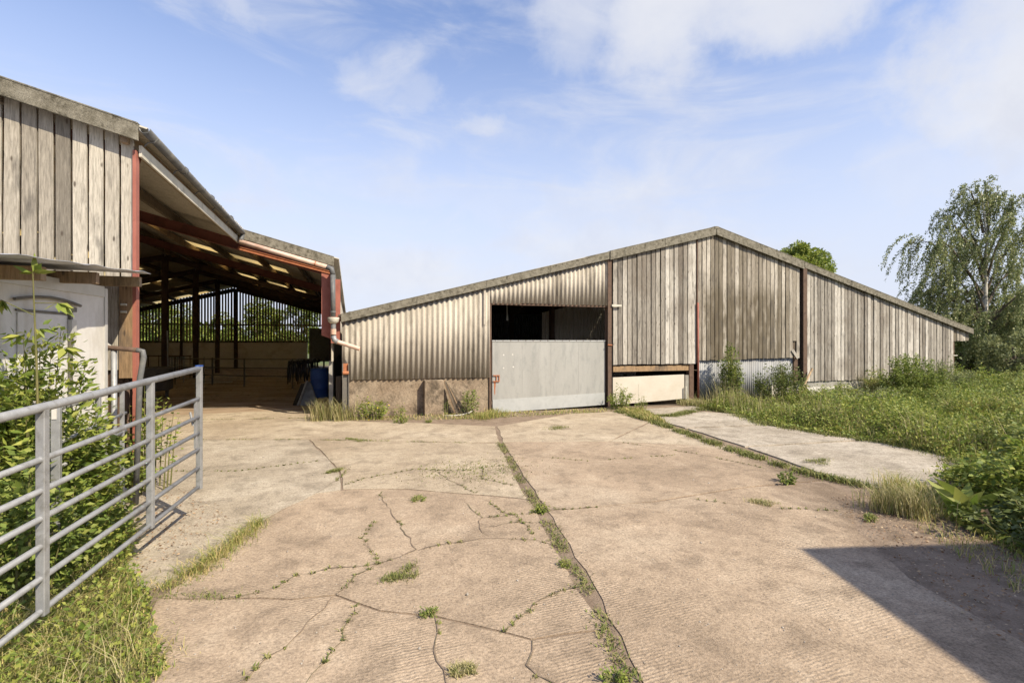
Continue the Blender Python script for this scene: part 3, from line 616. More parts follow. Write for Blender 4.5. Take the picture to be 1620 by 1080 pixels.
# roof sheets: one corrugated mesh shared by all
def sheet_mesh(L, Wd, name, pitch=0.146, amp=0.025, th=0.008):
    n = int(round(Wd / pitch * 6)); vs = []; fs = []
    for i in range(n + 1):
        y = Wd * i / n; z = amp * math.sin(2 * math.pi * y / pitch)
        vs += [(0, y, z), (L, y, z), (L, y, z - th), (0, y, z - th)]
    for i in range(n):
        a = i * 4; b = a + 4; fs += [(a, a + 1, b + 1, b), (a + 1, a + 2, b + 2, b + 1), (a + 2, a + 3, b + 3, b + 2), (a + 3, a, b, b + 3)]
    fs += [(0, 3, 2, 1), (n * 4, n * 4 + 1, n * 4 + 2, n * 4 + 3)]
    me = bpy.data.meshes.new(name); me.from_pydata(vs, [], fs); me.update(); me.polygons.foreach_set('use_smooth', [True] * len(me.polygons)); return me
def roof_sheets(parent, rx, rz, y0, ncol, dx_end, rows, sgn, slope, skip=None, light=None, wd=1.022, clipy=None):
    """rows of sheets from the ridge down"""
    pitch = math.atan(slope); Ltot = dx_end / math.cos(pitch); rowL = Ltot / rows
    me = sheet_mesh(rowL + .06, wd + .03, 'roof_sheet'); me.materials.append(M['roof'])
    ml = sheet_mesh(rowL + .06, wd + .03, 'rooflight'); ml.materials.append(M['rooflight'])
    for c in range(ncol):
        for r_ in range(rows):
            if skip and skip(c, r_): continue
            lt = light and light(c, r_)
            o = bpy.data.objects.new('rooflight' if lt else 'roof_sheet', ml if lt else me); COL.objects.link(o); o.parent = parent
            s0 = r_ * rowL; x = rx + sgn * s0 * math.cos(pitch); z = rz - s0 * math.sin(pitch) - r_ * .0 + .012 * (c % 2) + (rows - r_) * .008
            y = y0 + c * wd + (wd if sgn < 0 else 0) * 0
            if sgn > 0: o.rotation_euler = (0, pitch, 0); o.location = Vector((x, y, z)) - wloc(parent)
            else: o.rotation_euler = (0, pitch, math.pi); o.location = Vector((x, y + wd, z)) - wloc(parent)
# near bay right slope (ridge to x=-2.45) and main bays (to x=-0.32)
lights = lambda c, r_: r_ == 1 and c % 3 == 1
roof_sheets(barn, RX, 5.90, 7.28, 6, 5.17, 3, 1, SL)
roof_sheets(barn, RX, 5.90, 13.25, 27, 7.29, 4, 1, SL, light=lambda c, r_: (c % 4 == 2 and r_ in (1, 2)))
roof_sheets(barn, RX, 5.90, 7.28, 33, 7.29, 4, -1, SL, light=lambda c, r_: (c % 4 == 0 and r_ in (1, 2) and c > 8))
# barge boards
def barge(parent, x0, x1, y, zf, h_, th=0.03, n=1, name='barge_board', mat='barge'):
    for i in range(n):
        a = x0 + (x1 - x0) * i / n; b = x0 + (x1 - x0) * (i + 1) / n - .006 * (1 if x1 > x0 else -1); o_ = random.uniform(-.004, .004)
        mb = MB().slab_xz([(a, zf(a) - h_), (b, zf(b) - h_), (b, zf(b)), (a, zf(a))], y + o_, y + o_ + th)
        mb.slab_xz([(a, zf(a)), (b, zf(b)), (b, zf(b) + .02), (a, zf(a) + .02)], y + o_ - .006, y + o_ + .16)
        mb.build(name, M[mat], parent, fix=True, bevel=.003)
barge(barn, -2.45, -7.55, 7.24, lambda q: roof1(q) + .04, .20, n=2)
barge(barn, -7.58, -14.9, 7.24, lambda q: roof1(q) + .04, .20, n=3)
barge(barn, -2.42, -0.36, 13.2, lambda q: roof1(q) + .03, .22, n=1)
# eave of the near bay: fascia, gutter, brackets
MB().box(-2.50, -2.47, 7.42, 13.2, 4.20, 4.34).build('fascia', M['palefascia'], barn, fix=True)
def gutter(mb, p0, p1, r_=.062):
    vs = []; fs = []; n = 10
    for p in (p0, p1):
        for rr in (r_, r_ - .006):
            for k in range(n + 1):
                a = math.pi + math.pi * k / n; vs.append((p[0] + rr * math.cos(a), p[1], p[2] + rr * math.sin(a)))
    m_ = n + 1
    for k in range(n): fs += [(k, k + 1, 2 * m_ + k + 1, 2 * m_ + k), (m_ + k, 3 * m_ + k, 3 * m_ + k + 1, m_ + k + 1), (k, m_ + k, m_ + k + 1, k + 1)]
    fs += [(0, 2 * m_, 3 * m_, m_), (n, m_ + n, 3 * m_ + n, 2 * m_ + n)]
    return mb.add(vs, fs)
gutter(MB(), (-2.385, 7.25, 4.50), (-2.385, 13.28, 4.45)).build('gutter', M['greypipe'], barn, smooth=True)
for i in range(6):
    y = 7.5 + i * 1.1; MB().tube([(-2.47, y, 4.36), (-2.43, y, 4.41), (-2.36, y, 4.425), (-2.31, y, 4.47)], .009, 6).build('gutter_bracket', M['greypipe'], barn)
for y in (8.75, 10.3, 11.85): MB().tube([(-2.385, y, 4.475), (-2.385, y + .07, 4.485)], .064, 12).build('gutter_joint', M['greypipe'], barn, smooth=True)
# drop from gutter into the pinkish pipe that runs under the second verge
MB().tube([(-2.385, 13.22, 4.42), (-2.385, 13.12, 4.32), (-2.40, 13.05, 4.22)], .05, 10).build('gutter_outlet', M['greypipe'], barn, smooth=True)
MB().tube([(-2.42, 13.06, 4.21), (-.50, 13.06, 3.70)], .055, 12).build('rainwater_pipe', M['pink'], barn, smooth=True)
MB().tube([(-.80, 13.06, 3.78), (-.78, 13.06, 3.775)], .063, 12).build('pipe_collar', M['orange_rust'], barn)
MB().tube([(-.53, 13.06, 3.71), (-.42, 13.05, 3.66), (-.39, 13.03, 3.52)], .062, 12).build('pipe_elbow', M['greypipe'], barn, smooth=True)
MB().tube([(-.39, 13.03, 3.52), (-.38, 13.02, 2.50)], .058, 12).build('downpipe', M['greypipe'], barn, smooth=True)
MB().tube([(-.385, 13.02, 2.64), (-.385, 13.02, 2.60)], .066, 12).build('pipe_collar', M['greypipe'], barn)
MB().lathe((-.375, 13.0, 2.33), [(.065, 0), (.12, .05), (.135, .13), (.135, .15)], 14).build('hopper', M['palefascia'], barn, smooth=True)
MB().tube([(-.375, 13.0, 2.34), (-.375, 12.99, 2.02)], .06, 12).build('downpipe', M['greypipe'], barn, smooth=True)
MB().tube([(-.375, 12.99, 2.20), (-.375, 12.99, 2.07)], .066, 12).build('pipe_collar', M['pink'], barn)
MB().tube([(-.375, 12.99, 2.03), (-.35, 12.98, 1.94), (-.27, 12.96, 1.885)], .064, 12).build('pipe_elbow', M['tube'], barn, smooth=True)
mb = MB(); mb.tube([(-.30, 12.965, 1.90), (.23, 12.85, 1.72)], .052, 14, False); mb.tube([(.235, 12.85, 1.718), (-.2, 12.94, 1.866)], .044, 14, False); mb.build('spout', M['pink'], barn, smooth=True)
# the cut-off red stanchion under the corner of the roof
mb = MB().add([(-.66, 13.30, 2.05), (-.45, 13.30, 1.97), (-.45, 13.30, 3.60), (-.66, 13.30, 3.66), (-.66, 13.315, 2.05), (-.45, 13.315, 1.97), (-.45, 13.315, 3.60), (-.66, 13.315, 3.66)],
   [(0, 1, 2, 3), (7, 6, 5, 4), (0, 4, 5, 1), (1, 5, 6, 2), (2, 6, 7, 3), (3, 7, 4, 0)]); mb.box(-.46, -.445, 13.15, 13.30, 1.97, 3.58)
mb.box(-.44, -.22, 13.34, 13.36, 1.86, 3.45); mb.build('cut_stanchion', M['redbright'], barn, fix=True)
ibeam(MB(), (-2.5, 13.30, 4.10), (-.45, 13.30, 3.60), .05, .06).build('verge_rail', M['orange_rust'], barn)
# sides: right hand wall (seen edge on) and left wall
mb = MB(); corr(mb, 13.45, 40.0, -0.42, 1.4, 3.86, .025, .146, .007, 6, 'y'); mb.build('side_sheeting', M['fibre'], barn)
MB().box(-.5, -.4, 13.6, 40, 0, 1.4).build('side_wall', M['greystrip'], barn, fix=True)
MB().box(-14.95, -14.8, 7.5, 40, 0, 1.5).build('side_wall', M['greystrip'], barn, fix=True)
mb = MB(); corr(mb, 7.5, 40.0, -14.9, 1.5, 3.86, .025, .146, .007, 6, 'y'); mb.build('side_sheeting', M['fibre'], barn)
# rear gable: painted block wall, space boarding with sky and trees showing through
MB().box(-14.8, -2.95, 39.9, 40.1, 0, 1.82).build('rear_wall', M['block'], barn, fix=True)
bmw = np.arange(0)
mb = MB()
for i in range(26):
    for j in range(7):
        x0 = -14.75 + i * .455 + (.2 if j % 2 else 0)
        if x0 + .44 < -2.98: mb.box(x0, x0 + .44, 39.885, 39.9, .02 + j * .255, .02 + j * .255 + .24)
tag(mb.build('rear_blocks', M['block'], barn), kind='stuff')
me = bpy.data.meshes.new('slat'); me.from_pydata([(0, 0, 0), (.115, 0, 0), (.115, .02, 0), (0, .02, 0), (0, 0, 1), (.115, 0, 1), (.115, .02, 1), (0, .02, 1)], [],
    [(0, 3, 2, 1), (4, 5, 6, 7), (0, 1, 5, 4), (1, 2, 6, 5), (2, 3, 7, 6), (3, 0, 4, 7)]); me.materials.append(M['slat'])
x = -14.7
while x < -0.5:
    zb = 1.84 if x < -2.95 else 2.98; ht = roof1(x) - .10 - zb
    o = bpy.data.objects.new('slat', me); COL.objects.link(o); o.parent = barn
    o.location = Vector((x + random.uniform(-.006, .006), 39.86, zb)) - wloc(barn); o.scale = (random.uniform(.9, 1.1), 1, ht); x += .182
MB().box(-14.8, -.5, 39.88, 39.94, 3.02, 3.12).build('cladding_rail', M['dark_timber'], barn)
MB().box(-14.8, -2.9, 39.88, 39.98, 1.82, 1.95).build('cladding_rail', M['dark_timber'], barn)
for sg, xe in ((1, -.5), (-1, -14.7)): MB().bar((RX, 39.95, roof1(RX) - .36), (xe, 39.95, roof1(xe) - .36), .06, .20).build('cladding_rail', M['dark_timber'], barn)
MB().box(-2.82, -.5, 39.7, 39.74, .42, 2.86).build('rear_door', M['greyplate'], barn, fix=True)
# ------------------------------------------------------------------ storage barn (right)
S2 = 0.26; R2 = 10.95; Y2 = 13.3
def roof2(x): return 5.44 - S2 * abs(x - R2)
st = thing('storage_barn', 'wide low gabled barn clad in corrugated sheets and weathered upright boards', 'barn', (10.95, 13.3, 0))
MB().box(-.12, 3.60, Y2 - .02, Y2 + .2, -.03, .97).build('low_wall', M['render'], st, fix=True, bevel=.01)
MB().box(1.83, 2.33, Y2 - .26, Y2 - .022, -.03, .90).build('buttress', M['render'], st, fix=True, bevel=.015)
def sheets(x0, x1, zb, zoff, y, n, mat, name='corrugated_sheet', **kw):
    for i in range(n):
        a = x0 + (x1 - x0) * i / n; b = x0 + (x1 - x0) * (i + 1) / n; jz = random.uniform(-.012, .012)
        zb_ = (lambda q, z=zb, j=jz: z + j)
        mb = MB(); corr(mb, a - .01, b + .01, y - .004 * (i % 2), zb_, lambda q: roof2(q) - zoff, **kw); mb.build(name, M[mat], st, smooth=True)
sheets(-.17, 3.60, .94, .12, Y2 - .06, 4, 'fibre')
sheets(3.60, 7.24, 2.94, .12, Y2 - .055, 4, 'fibre', pitch=.13)
# small flashing strip at the sheet joint
MB().box(3.44, 3.50, Y2 - .105, Y2 - .09, 2.35, roof2(3.5) - .2).build('joint_strip', M['fibre'], st)
# fixing bolts along the foot of the sheets
for i in range(8):
    x = .55 + i * .41 + random.uniform(-.04, .04); MB().tube([(x, Y2 - .10, 1.22), (x, Y2 - .085, 1.22)], .014, 6).build('bolt', M['dull'], st)
# sheeted gate across the doorway
dr = MB().add([(3.70, Y2 - .02, .29), (7.13, Y2 - .02, .36), (7.13, Y2 - .02, 1.93), (3.70, Y2 - .02, 1.93), (3.70, Y2 + .01, .29), (7.13, Y2 + .01, .36), (7.13, Y2 + .01, 1.93), (3.70, Y2 + .01, 1.93)],
   [(0, 1, 2, 3), (7, 6, 5, 4), (0, 4, 5, 1), (1, 5, 6, 2), (2, 6, 7, 3), (3, 7, 4, 0)]).build('door', M['galv'], st, fix=True, bevel=.003)
MB().add([(3.71, Y2 - .028, -.05), (7.12, Y2 - .028, .05), (7.12, Y2 - .028, .40), (3.71, Y2 - .028, .31), (3.71, Y2 + .008, -.05), (7.12, Y2 + .008, .05), (7.12, Y2 + .008, .40), (3.71, Y2 + .008, .31)],
   [(0, 1, 2, 3), (7, 6, 5, 4), (0, 4, 5, 1), (1, 5, 6, 2), (2, 6, 7, 3), (3, 7, 4, 0)]).build('kick_plate', M['galv_light'], dr, fix=True)
for x in (4.56, 5.42, 6.27): MB().box(x, x + .006, Y2 - .0235, Y2 - .019, .40, 1.92).build('seam', M['galv'], dr)
mb = MB().box(3.72, 3.90, Y2 - .05, Y2 - .021, .96, .985); mb.box(3.72, 3.90, Y2 - .05, Y2 - .021, .80, .825); mb.box(3.80, 3.82, Y2 - .05, Y2 - .021, .825, .96); mb.box(3.88, 3.90, Y2 - .05, Y2 - .021, .825, .96)
mb.build('latch', M['orange_rust'], dr)
for x, z in ((4.02, 1.53), (4.28, 1.54), (4.02, 1.17), (4.30, 1.20)): MB().tube([(x, Y2 - .025, z), (x, Y2 - .019, z)], .022, 8).build('bolt_hole', M['white'], dr)
MB().box(3.69, 7.14, Y2 - .035, Y2 - .022, 1.905, 1.935).build('top_rail', M['galv_light'], dr)
for i in range(16): MB().tube([(3.78 + i * .22, Y2 - .04, 1.92), (3.78 + i * .22, Y2 - .034, 1.92)], .010, 6).build('rivet', M['rust'], dr)
MB().add([(3.745, Y2 - .0225, .80), (3.80, Y2 - .0225, .80), (3.775, Y2 - .0225, .42), (3.755, Y2 - .0225, .50)], [(0, 3, 2, 1)]).build('rust_run', M['orange_rust'], dr)
MB().box(3.605, 3.665, Y2 - .06, Y2 + .1, -.03, 2.94).build('door_jamb', M['rust'], st, fix=True)
MB().box(3.665, 7.2, Y2 - .04, Y2 + .06, 2.90, 2.96).build('door_head', M['rust'], st, fix=True)
mb = MB().box(7.17, 7.29, Y2 - .12, Y2 - .10, 0, roof2(7.3) - .2); mb.box(7.22, 7.235, Y2 - .10, Y2 + .06, 0, roof2(7.3) - .2); mb.box(7.17, 7.35, Y2 + .06, Y2 + .075, 0, roof2(7.3) - .2)
mb.build('door_post', M['rust'], st, fix=True)
MB().tube([(7.16, Y2 - .13, 1.80), (7.30, Y2 - .13, 1.79)], .02, 8).build('hinge', M['orange_rust'], st)
MB().box(7.28, 7.60, Y2 - .16, Y2 - .13, 2.92, 2.98).build('short_batten', M['palefascia'], st)
# bay of boards over the cream panel
def boards(x0, x1, n, zb, zoff, y, mat, skip=(), orange=(), zfun=None):
    wd = (x1 - x0) / n
    for i in range(n):
        a = x0 + i * wd; 
        if i in skip: continue
        zz = zb(a) if callable(zb) else zb
        mb = MB(); plank(mb, a + .011, a + wd - .014 + random.uniform(-.003, .003), zz + random.uniform(-.012, .012), lambda q: roof2(q) - zoff, y + random.choice((0, 0, .008, .014)), .022, 5, .0035)
        mb.build('plank', M[mat], st)
boards(7.36, 10.27, 18, 1.22, .10, Y2 - .08, 'plank')
boards(10.33, 14.42, 26, lambda q: 1.31 + (q - 10.3) * .012, .10, Y2 - .08, 'plank_brown', skip=(24,))
a = 10.33 + 24 * 4.09 / 26
mb = MB(); plank(mb, a + .004, a + .15, 1.92, lambda q: roof2(q) - .1, Y2 - .08, .022, 4); mb.build('plank', M['plank_brown'], st)
MB().bar((a - .05, Y2 - .10, 1.62), (a + .17, Y2 - .12, 1.34), .02, .10, (1, 0, 1)).build('plank', M['plank'], st)
MB().box(7.37, 14.42, Y2 - .03, Y2 - .02, 1.5, 3.6).build('gap_shade_sheet', M['dark_timber'], st)  # added dark sheet, stands in for the interior shade between the boards
MB().box(14.75, 21.9, Y2 - .03, Y2 - .02, .62, 2.4).build('gap_shade_sheet', M['dark_timber'], st)  # same added dark sheet, keeps the far bay's gaps dark
MB().box(a - .1, a + .3, Y2 + .05, Y2 + .08, 1.3, 2.2).build('hole_shade_sheet', M['black'], st)  # black sheet added as the darkness inside the broken board's hole
MB().box(7.40, 10.06, Y2 - .02, Y2 + .05, 1.00, 1.17).build('cross_rail', M['plank_orange'], st, fix=True, bevel=.004)
MB().add([(7.38, Y2 - .03, .03), (9.86, Y2 - .03, .13), (9.86, Y2 - .03, .88), (7.38, Y2 - .03, .84), (7.38, Y2, .03), (9.86, Y2, .13), (9.86, Y2, .88), (7.38, Y2, .84)],
   [(0, 1, 2, 3), (7, 6, 5, 4), (0, 4, 5, 1), (1, 5, 6, 2), (2, 6, 7, 3), (3, 7, 4, 0)]).build('cream_panel', M['cream'], st, fix=True, bevel=.003)
MB().box(8.24, 8.25, Y2 - .034, Y2 - .029, .08, .62).build('panel_seam', M['palefascia'], st)
MB().box(9.90, 10.02, Y2 - .03, Y2 + .02, 0, .86).build('panel_stile', M['greystrip'], st)
MB().tube([(9.86, Y2 - .10, 0), (9.86, Y2 - .10, .52)], .025, 8).build('panel_peg', M['palefascia'], st)
MB().box(10.04, 10.20, Y2 - .04, Y2 + .12, 0, 1.22).build('steel_post', M['rust'], st, fix=True)
MB().tube([(10.30, Y2 - .13, 0), (10.29, Y2 - .12, 3.1)], .03, 8).build('red_pole', M['redbright'], st, smooth=True)
MB().box(10.275, 10.315, Y2 - .10, Y2 - .06, 1.25, roof2(10.3) - .12).build('joint_cover', M['rust'], st)
for i in range(5):
    a = 10.36 + i * .79; mb = MB(); corr(mb, a, a + .81, Y2 + .0 - .006 * (i % 2) + (.02 if i > 2 else 0), -.03, 1.42, .012, .076, .002, 8); mb.build('iron_sheet', M['iron'], st, smooth=True)
MB().box(13.2, 14.4, Y2 - .10, Y2 - .07, -.03, .46).build('white_board', M['cream'], st, fix=True)
MB().box(14.2, 14.38, Y2 - .03, Y2 + .1, .2, 1.4).build('steel_post', M['rust'], st, fix=True)
mb = MB().box(14.46, 14.62, Y2 - .17, Y2 - .15, -.03, roof2(14.5) - .12); mb.box(14.53, 14.545, Y2 - .15, Y2 + .05, -.03, roof2(14.5) - .12); mb.box(14.46, 14.66, Y2 + .05, Y2 + .07, -.03, roof2(14.5) - .12)
mb.build('steel_post', M['rust'], st, fix=True)
boards(14.72, 21.95, 47, .55, .10, Y2 - .08, 'plank')
boards(21.97, 22.86, 5, 1.92, .10, Y2 - .06, 'plank_brown')
MB().box(14.66, 21.9, Y2 - .03, Y2 + .15, .36, .62).build('wall_band', M['greystrip'], st, fix=True)
mb = MB()
for i in range(17):
    for j in range(2):
        x0 = 14.66 + i * .45 - (.22 if j else 0); mb = MB().box(max(14.66, x0) + .003, min(21.9, x0 + .447), Y2 - .05 + random.uniform(-.003, .003), Y2 + .12, -.06 + j * .21, .145 + j * .21)
        mb.build('block', M['block'], st)
MB().box(21.97, 22.08, Y2 - .02, Y2 + .12, 0, 2.0).build('steel_post', M['rust'], st, fix=True)
for z in (.75, 1.35): MB().box(21.9, 22.25, Y2 - .03, Y2 - .01, z, z + .03).build('fixing_strap', M['palefascia'], st)
# verge: boards joined end to end
for n_, a, b, h_, up in ((4, -.2, 7.2, .19, .0), (2, 7.22, 10.94, .25, .03), (2, 10.96, 14.5, .25, .03), (4, 14.52, 22.92, .19, .02)):
    barge(st, a, b, Y2 - .17 - up * .3, lambda q, u=up: roof2(q) + u + .02, h_, .03, n_)
MB().box(10.86, 11.04, Y2 - .19, Y2 + .1, 5.42, 5.50).build('ridge_cap', M['barge'], st, fix=True, bevel=.01)
roof_sheets(st, R2, 5.44, Y2 - .12, 16, 11.98, 5, 1, S2); roof_sheets(st, R2, 5.44, Y2 - .12, 16, 11.16, 5, -1, S2)
# inside: rear wall, side walls, frame and a sheeted partition seen over the door
MB().box(-.1, 22.9, 29.4, 29.5, 0, 2.6).build('rear_wall', M['greystrip'], st)
MB().slab_xz([(-.1, 2.6), (22.9, 2.6), (R2, 5.35)], 29.42, 29.48).build('rear_gable', M['rust'], st, fix=True)
MB().box(-.12, -.02, Y2 + .2, 29.4, 0, 2.35).build('side_wall', M['greystrip'], st)
MB().box(22.0, 22.1, Y2 + .2, 29.4, 0, 2.2).build('side_wall', M['greystrip'], st)
mb = MB(); corr(mb, 6.95, 11.0, 17.9, 0, lambda q: 3.0 + (q - 6.95) * .22, .025, .146, .006, 6); mb.build('partition', M['cream'], st)
mb = MB(); corr(mb, -.05, 9.0, 23.0, 0, 3.2, .025, .146, .006, 6); mb.build('partition', M['greyplate'], st)
for y in (17.8, 22.8):
    for sg, xe in ((1, 22.0), (-1, .0)): ibeam(MB(), (R2, y, 5.1), (xe, y, roof2(xe) - .30), .14, .22).build('rafter', M['rust'], st)
    for xc in (.1, 7.3, 14.5, 21.9): col(MB(), xc, y, 0, roof2(xc) - .35, .15, .2).build('column', M['rust'], st)
for j in range(9):
    x = .7 + j * 1.18; MB().bar((x, Y2 + .1, roof2(x) - .14), (x, 29.3, roof2(x) - .14), .07, .16).build('purlin', M['timber'], st)
MB().tube([(4.65, 15.0, 3.05), (4.66, 15.0, 2.72)], .012, 6).tube([(4.66, 15.0, 2.72), (4.66, 15, 2.55)], [.012, .04], 8).build('hanging_lamp_flex', M['white'], st)
# channel post at the left corner, with its rusted bracket
gp = thing('gate_post', 'grey steel channel post with a rusty bracket at the corner of the corrugated wall', 'post', (-.09, 13.1, 0))
mb = MB().box(-.17, -.15, 13.05, 13.13, -.03, 1.36); mb.box(-.03, -.01, 13.05, 13.13, -.03, 1.36); mb.box(-.15, -.03, 13.10, 13.13, -.03, 1.08); mb.build('channel', M['dull'], gp, fix=True)
mb = MB().box(-.15, -.03, 13.11, 13.14, 1.06, 1.36); mb.tube([(-.16, 13.06, 1.13), (-.02, 13.06, 1.13)], .045, 10); mb.build('bracket', M['orange_rust'], gp)
tp = MB().box(-.33, -.20, 13.5, 13.6, 0, 1.02).build('timber_post', M['dark_timber'], None, fix=True, origin=(-.27, 13.55, 0), bevel=.01); tag(tp, 'short dark timber post just inside the open barn beside the steel channel post', 'post')

# ------------------------------------------------------------------ outbuilding behind the photographer (casts the shadow on the right)
cs, sn = math.cos(R(YAW)), math.sin(R(YAW))
def cw(xc, zc, z=0): return (xc * cs + zc * sn, -xc * sn + zc * cs, z)
ob = thing('outbuilding', 'stone outbuilding with a low sloping roof just outside the right of the frame', 'building', cw(9.3, -2))
def ring(x0, x1, z0, z1): return [cw(x0, z0)[:2], cw(x1, z0)[:2], cw(x1, z1)[:2], cw(x0, z1)[:2]]
MB().prism(ring(7.0, 12.4, -7, 1.3), -.03, 4.8).build('wall', M['stone'], ob, fix=True)
c4 = [cw(6.8, 1.5, 4.9), cw(12.6, 1.5, 5.5), cw(12.6, -7.2, 5.5), cw(6.8, -7.2, 4.9)]
MB().add(c4 + [(p[0], p[1], p[2] + .1) for p in c4], [(3, 2, 1, 0), (4, 5, 6, 7), (0, 1, 5, 4), (1, 2, 6, 5), (2, 3, 7, 6), (3, 0, 4, 7)]).build('roof', M['roof'], ob, fix=True)
MB().prism(ring(9.0, 10.0, 1.3, 1.36), 0, 2.1).build('door', M['dark_timber'], ob, fix=True)

# ------------------------------------------------------------------ gate
G0 = Vector((-1.51, 6.09)); G1 = Vector((-1.79, 3.83)); gd = (G1 - G0).normalized()
def gp_(s_, h_):            # s metres from the free end, h metres above the bottom rail
    L = (G1 - G0).length; p = G0 + gd * s_
    return Vector((p.x, p.y, .375 - (.375 - .257) * s_ / L + h_))
gate = thing('field_gate', 'open galvanised seven bar field gate in the left foreground', 'gate', (*(G0 + gd * 1.7), 0))
hs = [1.24, .925, .735, .565, .395, .20, 0.0]
for i, h_ in enumerate(hs):
    MB().tube([gp_(.03, h_), gp_(3.55, h_)], .0285 if i == 0 else .019, 12).build('rail', M['tube'], gate, smooth=True)
for s_, wd in ((0.0, .05), (1.00, .05), (2.28, .055), (3.55, .05)):
    a = gp_(s_, -.03); b = gp_(s_, 1.26 if s_ in (0.0, 3.55) else 1.235); b.x = a.x; b.y = a.y
    o = MB().bar(a, b, .012 if 0 else .05, .05, (gd.x, gd.y, 0)).build('upright', M['tube'], gate, fix=True, bevel=.004)
MB().bar(gp_(.0, 1.262), gp_(.0, 1.275), .055, .055, (gd.x, gd.y, 0)).build('end_cap', M['blue'], gate)
MB().tube([gp_(.10, .66) + Vector((-.02, 0, 0)), gp_(.09, .80) + Vector((-.05, 0, 0))], .012, 8).build('latch_pin', M['tube'], gate)
MB().bar(gp_(.09, .42), gp_(.09, .93), .02, .04, (gd.x, gd.y, 0)).build('latch_plate', M['tube'], gate)
hp = thing('hanging_post', 'galvanised post carrying the field gate at the left edge', 'post', (-1.97, 2.45, 0))
MB().tube([(-1.97, 2.45, 0), (-1.97, 2.45, 1.7)], .05, 12).build('post_shaft', M['tube'], hp, smooth=True)
# second hurdle behind it
A_ = Vector((-2.24, 4.98, 0)); B_ = Vector((-2.40, 6.75, 0))
hu = thing('sheep_hurdle', 'short galvanised hurdle half hidden in brambles behind the gate', 'hurdle', tuple((A_ + B_) / 2))
for h_ in (1.36, 1.08, .88, .66, .44, .22):
    MB().tube([A_ + Vector((0, 0, h_ - (.0))), B_ + Vector((0, 0, h_ + .02))], .016 if h_ < 1.3 else .02, 10).build('rail', M['tube'], hu, smooth=True)
for f, w_ in ((0, .06), (.52, .04), (.93, .035)):
    p = A_.lerp(B_, f); MB().box(p.x - w_ / 2, p.x + w_ / 2, p.y - .02, p.y + .02, 0, 1.40).build('upright', M['tube'], hu, fix=True, bevel=.003)
MB().box(A_.x - .02, A_.x + .012, A_.y - .026, A_.y - .021, 1.28, 1.38).build('tag', M['white'], hu)

# ------------------------------------------------------------------ white box trailer, lean-to sheet, pipes
tr_ = thing('box_trailer', 'white box trailer body with a barred side door parked against the boarded barn', 'trailer', (-3.7, 5.9, 0))
TA = Vector((-2.86, 4.95)); TB = Vector((-2.64, 6.90)); tdv = (TB - TA).normalized(); tn = Vector((-tdv.y, tdv.x))   # tn points to -x (inside)
def tp3(s_, d_, z): p = TA + tdv * s_ + tn * d_; return (p.x, p.y, z)
TL = (TB - TA).length
MB().add([tp3(0, 0, .45), tp3(TL, 0, .45), tp3(TL, 2, .45), tp3(0, 2, .45), tp3(0, 0, 2.50), tp3(TL, 0, 2.50), tp3(TL, 2, 2.50), tp3(0, 2, 2.50)],
   [(0, 3, 2, 1), (4, 5, 6, 7), (0, 1, 5, 4), (1, 2, 6, 5), (2, 3, 7, 6), (3, 0, 4, 7)]).build('body', M['white'], tr_, fix=True, bevel=.01)
def tbar(name, s0, s1, z0, z1, d0, d1, mat): 
    v = [tp3(s, d_, z) for z in (z0, z1) for s, d_ in ((s0, d0), (s1, d0), (s1, d1), (s0, d1))]
    return MB().add(v, [(0, 3, 2, 1), (4, 5, 6, 7), (0, 1, 5, 4), (1, 2, 6, 5), (2, 3, 7, 6), (3, 0, 4, 7)]).build(name, M[mat], tr_, fix=True, bevel=.002)
tbar('corner_trim', TL - .045, TL + .008, .45, 2.50, -.012, .05, 'trim'); tbar('top_trim', 0, TL - .05, 2.40, 2.52, -.012, .02, 'trim')
tbar('door', .62, 1.27, .50, 2.16, -.014, -.001, 'white'); tbar('door_rail', .60, 1.33, 2.17, 2.19, -.018, -.002, 'dull')
tbar('lock_bar', 1.285, 1.315, .46, 2.2, -.04, -.012, 'dull'); tbar('hinge', 1.22, 1.36, 2.20, 2.245, -.05, -.002, 'dull'); tbar('hinge', 1.275, 1.345, 1.93, 2.12, -.055, -.002, 'trim')
arc = [tp3(.55 + .9 * q, -.03, 2.27 + .05 * math.sin(math.pi * q) + .0) for q in (0, .15, .3, .5, .7, .85, 1)]
MB().tube(arc, .015, 6).build('drip_moulding', M['dull'], tr_)
tbar('chassis', .1, TL - .1, .30, .45, .1, 1.8, 'dull')
for s_ in (.5, 1.5):
    MB().lathe((0, 0, 0), [(.12, -.1), (.30, -.1), (.32, -.06), (.32, .06), (.30, .1), (.12, .1)], 20)
    wm = MB().lathe((0, 0, 0), [(.10, -.1), (.29, -.1), (.32, -.06), (.32, .06), (.29, .1), (.10, .1)], 20)
    q = tp3(s_, .2, .32); wm.v = [(q[0] + v[2], q[1] + v[1], q[2] + v[0]) for v in wm.v]; wm.build('wheel', M['black'], tr_, fix=True)
lt = thing('lean_to_roof', 'buckled pale metal sheet on timber joists sheltering the white trailer', 'roof', (-3.4, 6.2, 2.4))
vs = []; fs = []; n = 26; mm = 6
for i in range(n + 1):
    y = 4.2 + (7.28 - 4.2) * i / n
    for j in range(mm + 1):
        x = -5.2 + (-2.30 + 5.2 + .03 * math.sin(y * 5)) * j / mm; z = 2.50 + (y - 4.2) * .078 + .006 * math.sin(y * 6 + x) + (.006 * math.sin(y * 11) if j == mm else 0)
        vs.append((x, y, z)); 
k = len(vs); vs += [(a, b, c_ - .004) for a, b, c_ in vs]
